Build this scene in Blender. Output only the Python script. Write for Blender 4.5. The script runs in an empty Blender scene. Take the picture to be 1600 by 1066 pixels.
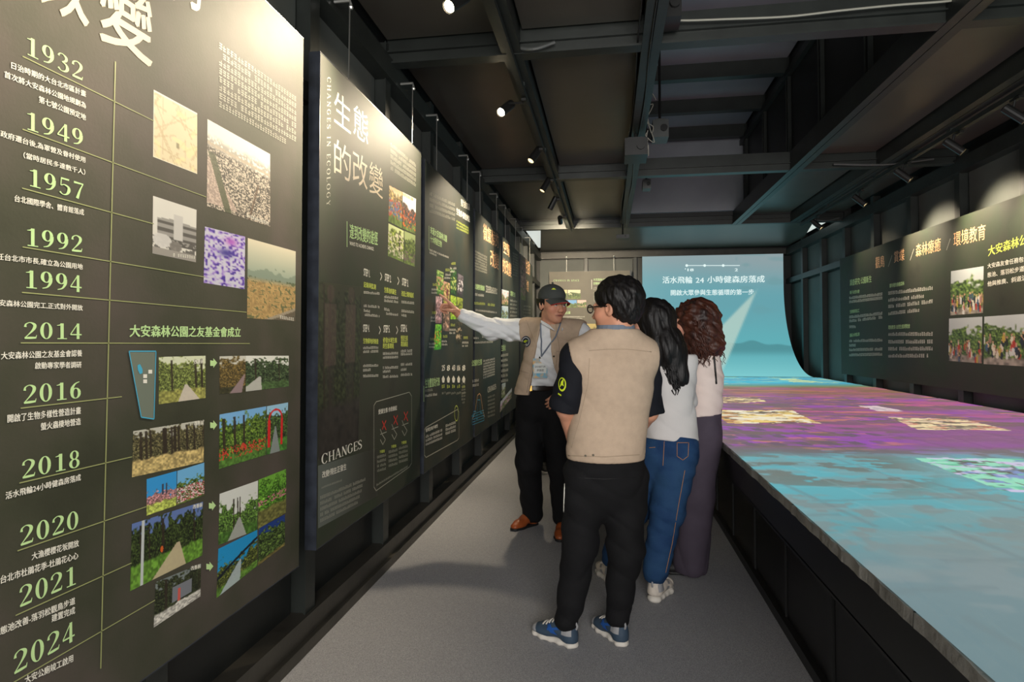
import bpy, math, random
import numpy as np
from mathutils import Vector, Matrix
from mathutils.bvhtree import BVHTree
random.seed(7)
scene = bpy.context.scene
COL = scene.collection

# ------------------------------------------------------------------ camera
F = 957.0; CH = 1.36; PITCH = 1.5; YAW = 8.9; SHIFT = -25.0
cd = bpy.data.cameras.new('camera'); cam = bpy.data.objects.new('camera', cd); COL.objects.link(cam)
cam.location = (0, 0, CH)
cam.rotation_euler = (math.radians(90 + PITCH), 0, math.radians(YAW))
cd.sensor_width = 36; cd.lens = F / 1600 * 36; cd.shift_y = SHIFT / 1600; cd.clip_start = .05
scene.camera = cam
CM = np.array(cam.rotation_euler.to_matrix())
CP = np.array([0, 0, CH])

# ------------------------------------------------------------------ view, world
scene.view_settings.view_transform = 'Standard'; scene.view_settings.look = 'None'
scene.view_settings.gamma = 1; scene.view_settings.use_curve_mapping = False
scene.view_settings.exposure = 0.33
wd = bpy.data.worlds.new('world'); scene.world = wd; wd.use_nodes = True
wd.node_tree.nodes['Background'].inputs[0].default_value = (.62, .72, .8, 1)
wd.node_tree.nodes['Background'].inputs[1].default_value = .35

def add_light(name, kind, loc, target, energy, color, size=.1, angle=60, blend=.6, sy=None):
    l = bpy.data.lights.new(name, kind); l.energy = energy; l.color = color
    if kind == 'SPOT':
        l.spot_size = math.radians(angle); l.spot_blend = blend; l.shadow_soft_size = size
    else:
        l.size = size
        if sy: l.shape = 'RECTANGLE'; l.size_y = sy
    o = bpy.data.objects.new(name, l); COL.objects.link(o); o.location = loc
    o.rotation_euler = (Vector(target) - Vector(loc)).to_track_quat('-Z', 'Y').to_euler()
    return o
# unseen fill light added behind the camera, standing in for an open entrance
add_light('rear_fill_light', 'AREA', (.7, -2.6, 1.9), (.7, 6, 1.2), 200, (1, .96, .92), 2.6, sy=2.2)

# ------------------------------------------------------------------ pixel <-> world helpers
def ray(u, v):
    d = CM @ np.array([(u - 800) / F, (533 - v) / F + SHIFT / F, -1.0])
    return d
def onp(plane, u, v):
    ax, c = plane; i = 'xyz'.index(ax); d = ray(u, v)
    return CP + d * ((c - CP[i]) / d[i])
FWD = np.array([-math.sin(math.radians(YAW)), math.cos(math.radians(YAW)), 0])
RGT = np.array([math.cos(math.radians(YAW)), math.sin(math.radians(YAW)), 0])
UP = np.array([0, 0, 1.0])
def atd(u, v, d):
    r = ray(u, v); return CP + r * (d / (r @ FWD))
def proj(P):
    q = (np.asarray(P) - CP) @ CM
    return 800 + F * q[..., 0] / -q[..., 2], 533 - F * q[..., 1] / -q[..., 2] + SHIFT

# ------------------------------------------------------------------ materials
def lin(c):
    c = np.array(c, float) / 255
    return np.where(c <= .04045, c / 12.92, ((c + .055) / 1.055) ** 2.4)
def lc(*c): return (*lin(c), 1)
def mat(name, color, rough=.6, metal=0, noise=0, nscale=8, bump=0, bscale=60, emit=0, attr=False, spec=.5, stretch=None, coat=0, color2=None):
    m = bpy.data.materials.new(name); m.use_nodes = True
    nt = m.node_tree; b = nt.nodes['Principled BSDF']; N = nt.nodes.new; L = nt.links.new
    b.inputs['Roughness'].default_value = rough; b.inputs['Metallic'].default_value = metal
    b.inputs['Specular IOR Level'].default_value = spec; b.inputs['Coat Weight'].default_value = coat
    tc = N('ShaderNodeTexCoord'); mp = N('ShaderNodeMapping'); L(tc.outputs['Object'], mp.inputs[0])
    if stretch: mp.inputs['Scale'].default_value = stretch
    if attr:
        a = N('ShaderNodeAttribute'); a.attribute_name = 'Col'; src = a.outputs['Color']
    else:
        a = N('ShaderNodeRGB'); a.outputs[0].default_value = lc(*color); src = a.outputs[0]
    if noise or color2:
        n = N('ShaderNodeTexNoise'); n.inputs['Scale'].default_value = nscale; n.inputs['Detail'].default_value = 6
        L(mp.outputs[0], n.inputs[0])
        if color2:
            mx = N('ShaderNodeMix'); mx.data_type = 'RGBA'; rp = N('ShaderNodeMapRange')
            rp.inputs[1].default_value = .38; rp.inputs[2].default_value = .62; L(n.outputs[0], rp.inputs[0])
            L(rp.outputs[0], mx.inputs[0]); L(src, mx.inputs[6]); mx.inputs[7].default_value = lc(*color2); src = mx.outputs[2]
        if noise:
            rp = N('ShaderNodeMapRange'); rp.inputs[1].default_value = .3; rp.inputs[2].default_value = .7
            rp.inputs[3].default_value = 1 - noise; rp.inputs[4].default_value = 1 + noise; L(n.outputs[0], rp.inputs[0])
            vm = N('ShaderNodeVectorMath'); vm.operation = 'SCALE'; L(src, vm.inputs[0]); L(rp.outputs[0], vm.inputs['Scale']); src = vm.outputs[0]
    L(src, b.inputs['Base Color'])
    if emit:
        L(src, b.inputs['Emission Color']); b.inputs['Emission Strength'].default_value = emit
    if bump:
        n2 = N('ShaderNodeTexNoise'); n2.inputs['Scale'].default_value = bscale; n2.inputs['Detail'].default_value = 4
        L(mp.outputs[0], n2.inputs[0]); bp = N('ShaderNodeBump'); bp.inputs['Strength'].default_value = bump
        bp.inputs['Distance'].default_value = .01
        L(n2.outputs[0], bp.inputs['Height']); L(bp.outputs[0], b.inputs['Normal'])
    return m

M = {}
M['steel'] = mat('black painted steel', (40, 44, 41), .42, .0, noise=.25, nscale=5, bump=.08, bscale=25)
M['steel_lo'] = mat('black painted steel rail', (60, 57, 50), .45, noise=.25, nscale=6, bump=.1, bscale=30)
M['wallpanel'] = mat('dark painted board', (30, 32, 30), .5, noise=.2, nscale=3, bump=.04)
M['wallpanel_grey'] = mat('grey green painted board', (84, 88, 84), .55, noise=.12, nscale=3, bump=.04)
M['ceilboard'] = mat('satin black ceiling board', (80, 76, 68), .36, noise=.15, nscale=2, bump=.05, bscale=6)
M['shaftboard'] = mat('dark grey loft board', (150, 155, 162), .4, noise=.1, nscale=2)
M['carpet'] = mat('grey carpet', (157, 157, 160), .95, noise=.3, nscale=260, bump=.5, bscale=420, spec=.15)
M['print'] = mat('dark green print', (66, 69, 54), .62, noise=.4, nscale=2.4, bump=.03, bscale=120, color2=(70, 64, 59), spec=.32)
M['print2'] = mat('dark olive print', (64, 65, 56), .62, noise=.35, nscale=3, bump=.03, bscale=120, color2=(46, 54, 41), spec=.32)
M['print_teal'] = mat('dark teal green print', (44, 54, 50), .5, noise=.2, nscale=3, color2=(56, 56, 48), spec=.4)
M['print_grey'] = mat('grey green printed band', (98, 106, 100), .4, noise=.15, nscale=5)
M['print_back'] = mat('taupe print', (104, 98, 84), .5, noise=.12, nscale=4)
M['board_edge'] = mat('dark board edge', (44, 48, 56), .35, noise=.4, nscale=14)
M['ink_white'] = mat('white ink', (232, 230, 218), .5)
M['ink_dim'] = mat('pale grey ink', (170, 170, 156), .5)
M['ink_cream'] = mat('cream ink', (205, 190, 165), .5)
M['ink_green'] = mat('light green ink', (190, 224, 158), .5)
M['ink_lime'] = mat('lime ink', (200, 214, 96), .5)
M['ink_line'] = mat('olive line ink', (150, 156, 104), .5)
M['ink_orange'] = mat('peach ink', (244, 190, 140), .5)
M['ink_red'] = mat('red ink', (206, 60, 48), .5)
M['ink_blue'] = mat('cyan ink', (70, 170, 205), .5)
M['ink_grey'] = mat('grey ink', (110, 120, 108), .5)
M['photo'] = mat('photo print', (0, 0, 0), .5, attr=True, spec=.5)
M['wire'] = mat('steel wire', (150, 150, 145), .35, metal=.8)
M['hook'] = mat('bright steel hook', (200, 200, 195), .3, metal=.8)
M['lamp_body'] = mat('black lamp housing', (30, 30, 29), .4, noise=.1)
M['lamp_lens'] = mat('lamp lens', (255, 236, 196), .3, emit=30)
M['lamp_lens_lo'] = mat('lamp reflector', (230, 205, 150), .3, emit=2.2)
M['grey_plastic'] = mat('grey plastic', (84, 86, 84), .45, noise=.1)
M['white_cable'] = mat('white cable', (176, 174, 160), .5)
M['plaster'] = mat('rough white plaster', (134, 132, 126), .8, noise=.28, nscale=9, bump=.6, bscale=28)
M['fascia'] = mat('black table cladding', (24, 24, 23), .45, noise=.25, nscale=4)
M['daylight'] = mat('daylight pane', (214, 220, 214), .3, emit=.72)

# ------------------------------------------------------------------ mesh helpers
class MB:
    def __init__(s): s.v = []; s.f = []
    def add(s, vs, fs):
        n = len(s.v); s.v += [tuple(map(float, p)) for p in vs]; s.f += [tuple(i + n for i in f) for f in fs]; return s
    def box(s, x0, y0, z0, x1, y1, z1):
        return s.add([(x0, y0, z0), (x1, y0, z0), (x1, y1, z0), (x0, y1, z0), (x0, y0, z1), (x1, y0, z1), (x1, y1, z1), (x0, y1, z1)],
                     [(0, 3, 2, 1), (4, 5, 6, 7), (0, 1, 5, 4), (1, 2, 6, 5), (2, 3, 7, 6), (3, 0, 4, 7)])
    def obox(s, c, ax, ay, az, hx, hy, hz, taper=1.0):
        c, ax, ay, az = map(np.array, (c, ax, ay, az)); vs = []
        for k in (-1, 1):
            t = 1 if k < 0 else taper
            for i, j in ((-1, -1), (1, -1), (1, 1), (-1, 1)): vs.append(c + ax * i * hx * t + ay * j * hy * t + az * k * hz)
        return s.add(vs, [(0, 3, 2, 1), (4, 5, 6, 7), (0, 1, 5, 4), (1, 2, 6, 5), (2, 3, 7, 6), (3, 0, 4, 7)])
    def tube(s, pts, r, n=8, cap=True):
        pts = [np.array(p, float) for p in pts]; rs = r if hasattr(r, '__len__') else [r] * len(pts)
        rings = []; a = None
        for i, p in enumerate(pts):
            t = pts[min(i + 1, len(pts) - 1)] - pts[max(i - 1, 0)]; t = t / (np.linalg.norm(t) + 1e-9)
            if a is None: a = np.cross(t, (0, 0, 1) if abs(t[2]) < .9 else (1, 0, 0))
            a = a - t * (a @ t); a /= np.linalg.norm(a) + 1e-9; b = np.cross(t, a)
            rings.append([p + rs[i] * (a * math.cos(2 * math.pi * k / n) + b * math.sin(2 * math.pi * k / n)) for k in range(n)])
        vs = [q for rg in rings for q in rg]; fs = []
        for i in range(len(pts) - 1):
            for k in range(n):
                fs.append((i * n + k, i * n + (k + 1) % n, (i + 1) * n + (k + 1) % n, (i + 1) * n + k))
        if cap: fs += [tuple(range(n))[::-1], tuple((len(pts) - 1) * n + k for k in range(n))]
        return s.add(vs, fs)
    def ball(s, c, r, n=8):
        c = np.array(c, float); r = np.array(r if hasattr(r, '__len__') else (r, r, r), float); vs = []; fs = []
        for i in range(n + 1):
            th = math.pi * i / n
            for j in range(2 * n):
                ph = math.pi * j / n; vs.append(c + r * (math.sin(th) * math.cos(ph), math.sin(th) * math.sin(ph), math.cos(th)))
        for i in range(n):
            for j in range(2 * n):
                j2 = (j + 1) % (2 * n); fs.append((i * 2 * n + j, (i + 1) * 2 * n + j, (i + 1) * 2 * n + j2, i * 2 * n + j2))
        return s.add(vs, fs)

ORI = {}
def link(o, parent=None):
    COL.objects.link(o)
    if parent is not None: o.parent = parent
    return o
def mobj(name, verts, faces, m, parent=None, smooth=False, colors=None, origin=None, label=None, kind=None):
    verts = np.asarray(verts, float)
    if origin is None:
        if parent is not None: origin = ORI[parent.name]
        else:
            lo, hi = verts.min(0), verts.max(0); origin = np.array([(lo[0] + hi[0]) / 2, (lo[1] + hi[1]) / 2, lo[2]])
    origin = np.array(origin, float)
    me = bpy.data.meshes.new(name); v = verts - origin
    if isinstance(faces, np.ndarray):
        nf, k = faces.shape
        me.vertices.add(len(v)); me.vertices.foreach_set('co', v.astype(np.float32).ravel())
        me.loops.add(nf * k); me.loops.foreach_set('vertex_index', faces.astype(np.int32).ravel())
        me.polygons.add(nf); me.polygons.foreach_set('loop_start', np.arange(0, nf * k, k, dtype=np.int32))
        me.polygons.foreach_set('loop_total', np.full(nf, k, np.int32)); me.update(calc_edges=True); me.validate()
    else:
        me.from_pydata([tuple(p) for p in v], [], faces)
    if smooth: me.polygons.foreach_set('use_smooth', [True] * len(me.polygons))
    if colors is not None:
        ca = me.color_attributes.new('Col', 'FLOAT_COLOR', 'POINT')
        c4 = np.ones((len(v), 4), np.float32); c4[:, :3] = colors; ca.data.foreach_set('color', c4.ravel())
    me.materials.append(m if not isinstance(m, str) else M[m])
    o = bpy.data.objects.new(name, me); link(o, parent)
    if parent is None: o.location = origin
    else: o.location = origin - ORI[parent.name]
    ORI[o.name] = origin
    if label: o['label'] = label
    if kind: o['kind'] = kind
    return o
def build(mb, name, m, parent=None, **k): return mobj(name, mb.v, mb.f, m, parent, **k)
def thing(name, label, cat, loc, group=None):
    o = bpy.data.objects.new(name, None); COL.objects.link(o); o.location = tuple(loc); o.empty_display_size = .05
    ORI[o.name] = np.array(loc, float); tag(o, label, cat, group); return o
def tag(o, label, cat, group=None):
    o['label'] = label; o['category'] = cat
    if group: o['group'] = group
    return o
def struct(mb, name, m, parent=None):
    o = build(mb, name, m, parent)
    if parent is None: o['kind'] = 'structure'
    return o
def clone(o, loc, parent=None, name=None):
    c = o.copy(); COL.objects.link(c); c.parent = parent; ORI[c.name] = np.array(loc, float)
    c.location = np.array(loc) - (ORI[parent.name] if parent else 0)
    return c

# ------------------------------------------------------------------ the room
YB = 12.2; Y0 = -2.6; XL = -1.42; XR = 3.42; ZT = 3.07; ZC = 3.26; PITCHY = 2.87
struct(MB().box(XL - .1, Y0, -.06, XR + .1, YB + .1, 0), 'floor', 'carpet')
posts_y = [YB - .957 * k for k in range(1, 16)]

def wall(name, xb, xf, sgn, grey_from):
    # xb = plane of the boards, xf = front of the posts; sgn points into the room
    w = struct(MB().box(min(xb, xb - .05 * sgn), Y0, 0, max(xb, xb - .05 * sgn), YB, ZC + 1.4 if False else ZC), name, 'wallpanel')
    x0, x1 = sorted((xb, xf))
    p = MB().box(x0, -.03, .0, x1, .03, 3.2).box(*( (x1, -.045, 0, x1 + .008, .045, 3.2) if sgn > 0 else (x0 - .008, -.045, 0, x0, .045, 3.2)))
    first = None
    for y in posts_y:
        if first is None:
            vs = np.array(p.v) + [0, y, 0]
            first = mobj('post', vs, p.f, 'steel', w, origin=(x0, y, 0))
        else: clone(first, (x0, y, 0), w)
    # boards filling each bay, set a little proud of the backing
    fb = None
    ys = [YB] + posts_y
    for i in range(len(ys) - 1):
        y = (ys[i] + ys[i + 1]) / 2; hw = (ys[i] - ys[i + 1]) / 2 - .05
        vs = MB().box(min(xb, xb + .012 * sgn), y - hw, .14, max(xb, xb + .012 * sgn), y + hw, 2.42)
        vt = MB().box(min(xb, xb + .012 * sgn), y - hw, 2.56, max(xb, xb + .012 * sgn), y + hw, 3.0)
        build(vs, 'wall_board', 'wallpanel_grey' if sgn < 0 else 'wallpanel', w)
        build(vt, 'wall_board', 'wallpanel_grey', w)
    e = .012 * sgn
    def rail(z0, z1, xo, m, nm='rail'):
        a, b = sorted((xb, xo)); build(MB().box(a, Y0, z0, b, YB, z1), nm, m, w)
    rail(2.44, 2.53, xf + e, 'steel'); rail(2.97, ZT + .03, xf + 3 * e, 'steel')
    rail(0.0, .05, xf + 4 * e, 'steel_lo', 'sill'); rail(.05, .14, xf + 2 * e, 'steel_lo')
    return w
wl = wall('wall_left', -1.42, -1.345, 1, 0)
wr = wall('wall_right', 3.42, 3.335, -1, 0)
wb = struct(MB().box(XL, YB + .0, 0, XR, YB + .06, ZC), 'wall_back', 'wallpanel')
for x in (-.42, .53):
    build(MB().box(x - .03, YB - .07, 0, x + .03, YB, 3.0), 'post', 'steel', wb)
for x0, x1 in ((-1.34, -.47), (-.37, .48)):
    build(MB().box(x0, YB - .015, .14, x1, YB, 2.97), 'wall_board', 'wallpanel_grey', wb)
build(MB().box(-1.4, YB - .12, 2.99, 3.4, YB, 3.1), 'rail', 'steel_lo', wb)
build(MB().box(-1.4, YB - .1, 0, .6, YB, .1), 'sill', 'steel_lo', wb)

# ceiling: flat boards in bays between steel beams, with a raised loft over the middle
SX0, SX1 = .32, 1.80
ce = MB()
for a, b in ((XL - .1, SX0 - .1), (SX1 + .1, XR + .1)): ce.box(a, Y0, ZC, b, 9.35, ZC + .05)
ceil = struct(ce, 'ceiling', 'wallpanel')
ybeams = [9.35 - PITCHY * k for k in range(5)]
def beam(x0, y0, x1, y1, zb=ZT, zt=ZC, fl=.012, par=None):
    mb = MB(); w = .02
    if abs(x1 - x0) > abs(y1 - y0):   # runs along x : web plus two flanges
        c = (y0 + y1) / 2
        mb.box(x0, c - w, zb + fl, x1, c + w, zt).box(x0, y0, zb, x1, y1, zb + fl).box(x0, y0, zb + .07, x1, y1, zb + .078)
    else:
        c = (x0 + x1) / 2
        mb.box(x0 + .012, y0, zb + fl, x1 - .012, y1, zt).box(x0, y0, zb, c - .003, y1, zb + fl).box(c + .003, y0, zb, x1, y1, zb + fl)
    return build(mb, 'beam', 'steel', par or ceil)
for y in ybeams: beam(-1.345, y - .045, 3.335, y + .045)
beam(-.62, Y0, -.50, 9.35, zb=ZT + .004)
beam(.20, Y0, .31, 9.35, zb=ZT - .004)
beam(1.80, Y0, 1.92, 9.35, zb=ZT - .004)
beam(2.60, Y0, 2.74, 9.35, zb=ZT + .004)
bays_y = [(9.35 - PITCHY * (k + 1) + .045, 9.35 - PITCHY * k - .045) for k in range(4)]
for x0, x1 in ((-1.34, -.62), (-.50, .20), (1.92, 2.60), (2.74, 3.33)):
    for y0, y1 in bays_y:
        build(MB().box(x0 + .004, y0 + .004, 3.215, x1 - .004, y1 - .004, ZC - .002), 'ceiling_board', 'ceilboard', ceil)
# raised loft
LZ = 4.46; LX = 1.95
loft = MB().box(SX0 - .12, Y0, LZ, LX + .1, 9.3, LZ + .05).box(LX, Y0, ZC, LX + .05, 9.3, LZ).box(SX0 - .16, Y0, ZC, SX0 - .1, 9.3, LZ)
loftw = struct(loft, 'ceiling_loft', 'wallpanel')
build(MB().box(SX0 - .1, 9.24, ZC, LX, 9.3, LZ), 'end_board', 'shaftboard', loftw)
lby = [9.0 - 1.02 * k for k in range(9)]
for i, y in enumerate(lby):
    build(MB().box(SX0 - .1, y - .03, 4.27, LX, y + .03, LZ).box(SX0 - .1, y - .05, 4.255, LX - .02, y + .05, 4.27), 'beam', 'steel', loftw)
    build(MB().box(SX0 - .1, y - .99, LZ - .03, LX - .02, y - .03, LZ), 'ceiling_board', 'shaftboard', loftw)
    for dy in (-.07, .0):
        build(MB().box(LX - .035, y + dy - .008, 3.26, LX, y + dy + .008, 4.26), 'upright', 'steel', loftw)
build(MB().box(LX - .05, Y0, 4.2, LX, 9.24, 4.27), 'beam', 'steel', loftw)
# last bay: board narrows towards the back wall, daylight on both sides
eb = MB()
pz = 3.14
pts = [(-1.02, 9.4), (2.98, 9.4), (3.33, 11.1), (3.33, YB), (-1.34, YB), (-1.30, 11.9)]
eb.add([(x, y, pz) for x, y in pts] + [(x, y, pz + .03) for x, y in pts], [tuple(range(6))[::-1], tuple(range(6, 12))] + [(i, (i + 1) % 6, 6 + (i + 1) % 6, 6 + i) for i in range(6)])
build(eb, 'ceiling_board', 'ceilboard', ceil)
win = MB().add([(-1.34, 9.4, 3.19), (-1.02, 9.4, 3.19), (-1.30, 11.9, 3.19), (-1.34, 11.9, 3.19)], [(0, 3, 2, 1)])
win.add([(2.98, 9.4, 3.19), (3.33, 9.4, 3.19), (3.33, 11.1, 3.19)], [(0, 2, 1)])
w1 = build(win, 'window_1', 'daylight'); w1['kind'] = 'structure'
build(MB().box(XL, 9.3, 3.2, XR, YB, 3.3), 'ceiling_cap', 'wallpanel', ceil)
# ------------------------------------------------------------------ lettering
_gc = {}
def glyphs(body, bold):
    k = (body, bold)
    if k in _gc: return _gc[k]
    c = bpy.data.curves.new('t', 'FONT'); c.body = body; c.resolution_u = 2
    o = bpy.data.objects.new('t', c); COL.objects.link(o); bpy.context.view_layer.update()
    me = bpy.data.meshes.new_from_object(o.evaluated_get(bpy.context.evaluated_depsgraph_get()))
    v = np.array([q.co[:] for q in me.vertices]); f = [tuple(p.vertices) for p in me.polygons]
    bpy.data.objects.remove(o); bpy.data.curves.remove(c); bpy.data.meshes.remove(me)
    if bold > .008:                      # heavier weight: the outline repeated a little to either side
        n = len(v); v = np.vstack([v, v + [bold * 1.3, bold * .5, .0004], v + [-bold * 1.3, -bold * .5, .0008]]); f = f + [tuple(i + n for i in q) for q in f] + [tuple(i + 2 * n for i in q) for q in f]
    _gc[k] = (v, f); return _gc[k]
def cr(pts, n=5):
    pts = np.array(pts, float)
    if len(pts) < 3: return pts
    P = np.vstack([2 * pts[0] - pts[1], pts, 2 * pts[-1] - pts[-2]]); out = []
    for i in range(1, len(P) - 2):
        for t in np.arange(n) / n:
            out.append(.5 * (2 * P[i] + (P[i + 1] - P[i - 1]) * t + (2 * P[i - 1] - 5 * P[i] + 4 * P[i + 1] - P[i + 2]) * t * t + (3 * P[i] - P[i - 1] - 3 * P[i + 1] + P[i + 2]) * t ** 3))
    return np.array(out + [pts[-1]])
def ribbon(pts):
    p = cr(pts); t = np.gradient(p[:, :2], axis=0); t /= np.linalg.norm(t, axis=1)[:, None] + 1e-9
    n = np.stack([-t[:, 1], t[:, 0]], 1) * p[:, 2:3] / 2; v = np.vstack([p[:, :2] + n, p[:, :2] - n]); k = len(p)
    return v, [(i, i + 1, k + i + 1, k + i) for i in range(k - 1)]
def ring(cx, cy, rx, ry, tk=.16, tn=.045, a0=0, a1=360):
    out = []
    for a in np.linspace(math.radians(a0), math.radians(a1), 17):
        w = tn + (tk - tn) * abs(math.cos(a)) ** 1.6
        out.append((cx + (rx - tk * .45) * math.cos(a), cy + (ry - tn * .5) * math.sin(a), w))
    return out
S = {
 '0': [ring(.3, .5, .28, .5)],
 '1': [[(.33, .02, .16), (.33, .97, .16)], [(.1, .025, .055), (.57, .025, .055)], [(.33, .92, .12), (.2, .86, .06), (.08, .84, .03)]],
 '2': [[(.07, .7, .12), (.1, .87, .07), (.28, .97, .05), (.47, .86, .14), (.48, .68, .15), (.37, .47, .1), (.2, .25, .05), (.05, .06, .05)], [(.04, .06, .1), (.3, .07, .13), (.55, .08, .1)], [(.53, .08, .06), (.57, .24, .02)]],
 '3': [[(.07, .8, .1), (.14, .94, .05), (.28, .97, .05), (.45, .85, .13), (.43, .66, .12), (.24, .53, .03)], [(.24, .53, .03), (.44, .46, .09), (.51, .27, .16), (.42, .08, .1), (.22, .02, .04), (.06, .14, .1)]],
 '4': [[(.42, 0, .15), (.42, .99, .13)], [(.4, .97, .05), (.03, .3, .05)], [(.02, .28, .08), (.6, .28, .08)]],
 '5': [[(.12, .94, .1), (.52, .94, .1)], [(.13, .97, .05), (.1, .52, .04)], [(.1, .52, .04), (.28, .6, .06), (.48, .5, .12), (.5, .28, .16), (.38, .07, .09), (.2, .02, .04), (.05, .14, .1)]],
 '6': [ring(.31, .3, .26, .31), [(.5, .95, .04), (.28, .84, .08), (.13, .6, .15), (.1, .32, .15)]],
 '7': [[(.05, .93, .12), (.55, .93, .08)], [(.53, .93, .04), (.37, .55, .09), (.22, 0, .15)]],
 '8': [ring(.3, .75, .22, .26, .13), ring(.3, .26, .26, .27, .15)],
 '9': [ring(.29, .69, .26, .31), [(.5, .68, .15), (.48, .4, .14), (.33, .14, .08), (.1, .05, .04)]],
 'C': [ring(.36, .5, .36, .52, .16, .05, 40, 320), [(.64, .98, .03), (.62, .7, .05)]],
 'G': [ring(.36, .5, .36, .52, .16, .05, 40, 320), [(.6, .45, .13), (.6, .1, .13)], [(.45, .46, .04), (.72, .46, .04)]],
 'O': [ring(.38, .5, .38, .52)],
 'H': [[(.14, 0, .14), (.14, 1, .14)], [(.6, 0, .14), (.6, 1, .14)], [(.14, .5, .05), (.6, .5, .05)]] + [[(x - .13, y, .04), (x + .13, y, .04)] for x in (.14, .6) for y in (.02, .98)],
 'I': [[(.2, 0, .14), (.2, 1, .14)], [(.06, .02, .04), (.34, .02, .04)], [(.06, .98, .04), (.34, .98, .04)]],
 'A': [[(.08, 0, .05), (.34, 1, .06)], [(.36, 1, .14), (.64, 0, .14)], [(.18, .34, .05), (.5, .34, .05)], [(0, .02, .04), (.2, .02, .04)], [(.5, .02, .04), (.76, .02, .04)]],
 'N': [[(.12, 0, .05), (.12, 1, .05)], [(.12, 1, .15), (.6, 0, .15)], [(.6, 0, .05), (.6, 1, .05)], [(0, .02, .04), (.24, .02, .04)], [(.48, .98, .04), (.72, .98, .04)]],
 'E': [[(.14, 0, .14), (.14, 1, .14)], [(.05, .025, .05), (.56, .025, .05)], [(.05, .975, .05), (.54, .975, .05)], [(.14, .5, .05), (.42, .5, .05)], [(.55, 0, .04), (.56, .22, .04)], [(.53, 1, .04), (.53, .8, .04)], [(.42, .4, .04), (.42, .6, .04)]],
 'L': [[(.14, 0, .14), (.14, 1, .14)], [(.05, .025, .05), (.56, .025, .05)], [(.55, 0, .04), (.57, .24, .04)], [(.02, .98, .04), (.27, .98, .04)]],
 'P': [[(.14, 0, .14), (.14, 1, .14)], ring(.3, .74, .26, .26, .15, .05, -90, 90), [(.02, .02, .04), (.27, .02, .04)], [(.02, .98, .04), (.3, .98, .04)], [(.14, .5, .05), (.3, .5, .05)]],
 'Y': [[(.35, 0, .14), (.35, .45, .14)], [(.35, .42, .12), (.08, 1, .14)], [(.35, .42, .05), (.62, 1, .05)], [(.22, .02, .04), (.48, .02, .04)]],
 'S': [[(.5, .78, .09), (.42, .95, .05), (.26, .98, .05), (.1, .85, .12), (.12, .66, .14), (.3, .52, .16), (.48, .35, .14), (.47, .12, .12), (.28, .02, .05), (.12, .05, .05), (.05, .24, .09)]],
}
ADV = {'I': .42, 'O': .84, 'C': .78, 'G': .82, 'N': .8, 'H': .82, 'A': .82, ' ': .4}
def serif(body, sp=.0):
    key = ('serif', body, sp)
    if key in _gc: return _gc[key]
    vs, fs, x = [], [], 0
    for ch in body:
        for ks, st in enumerate(S.get(ch, [])):
            v, f = ribbon(st); n = len(vs); vs += [(x + a, b, ks * .0006) for a, b in v]; fs += [tuple(i + n for i in q) for q in f]
        x += ADV.get(ch, .66) + sp
    _gc[key] = (np.array(vs), fs); return _gc[key]

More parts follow.
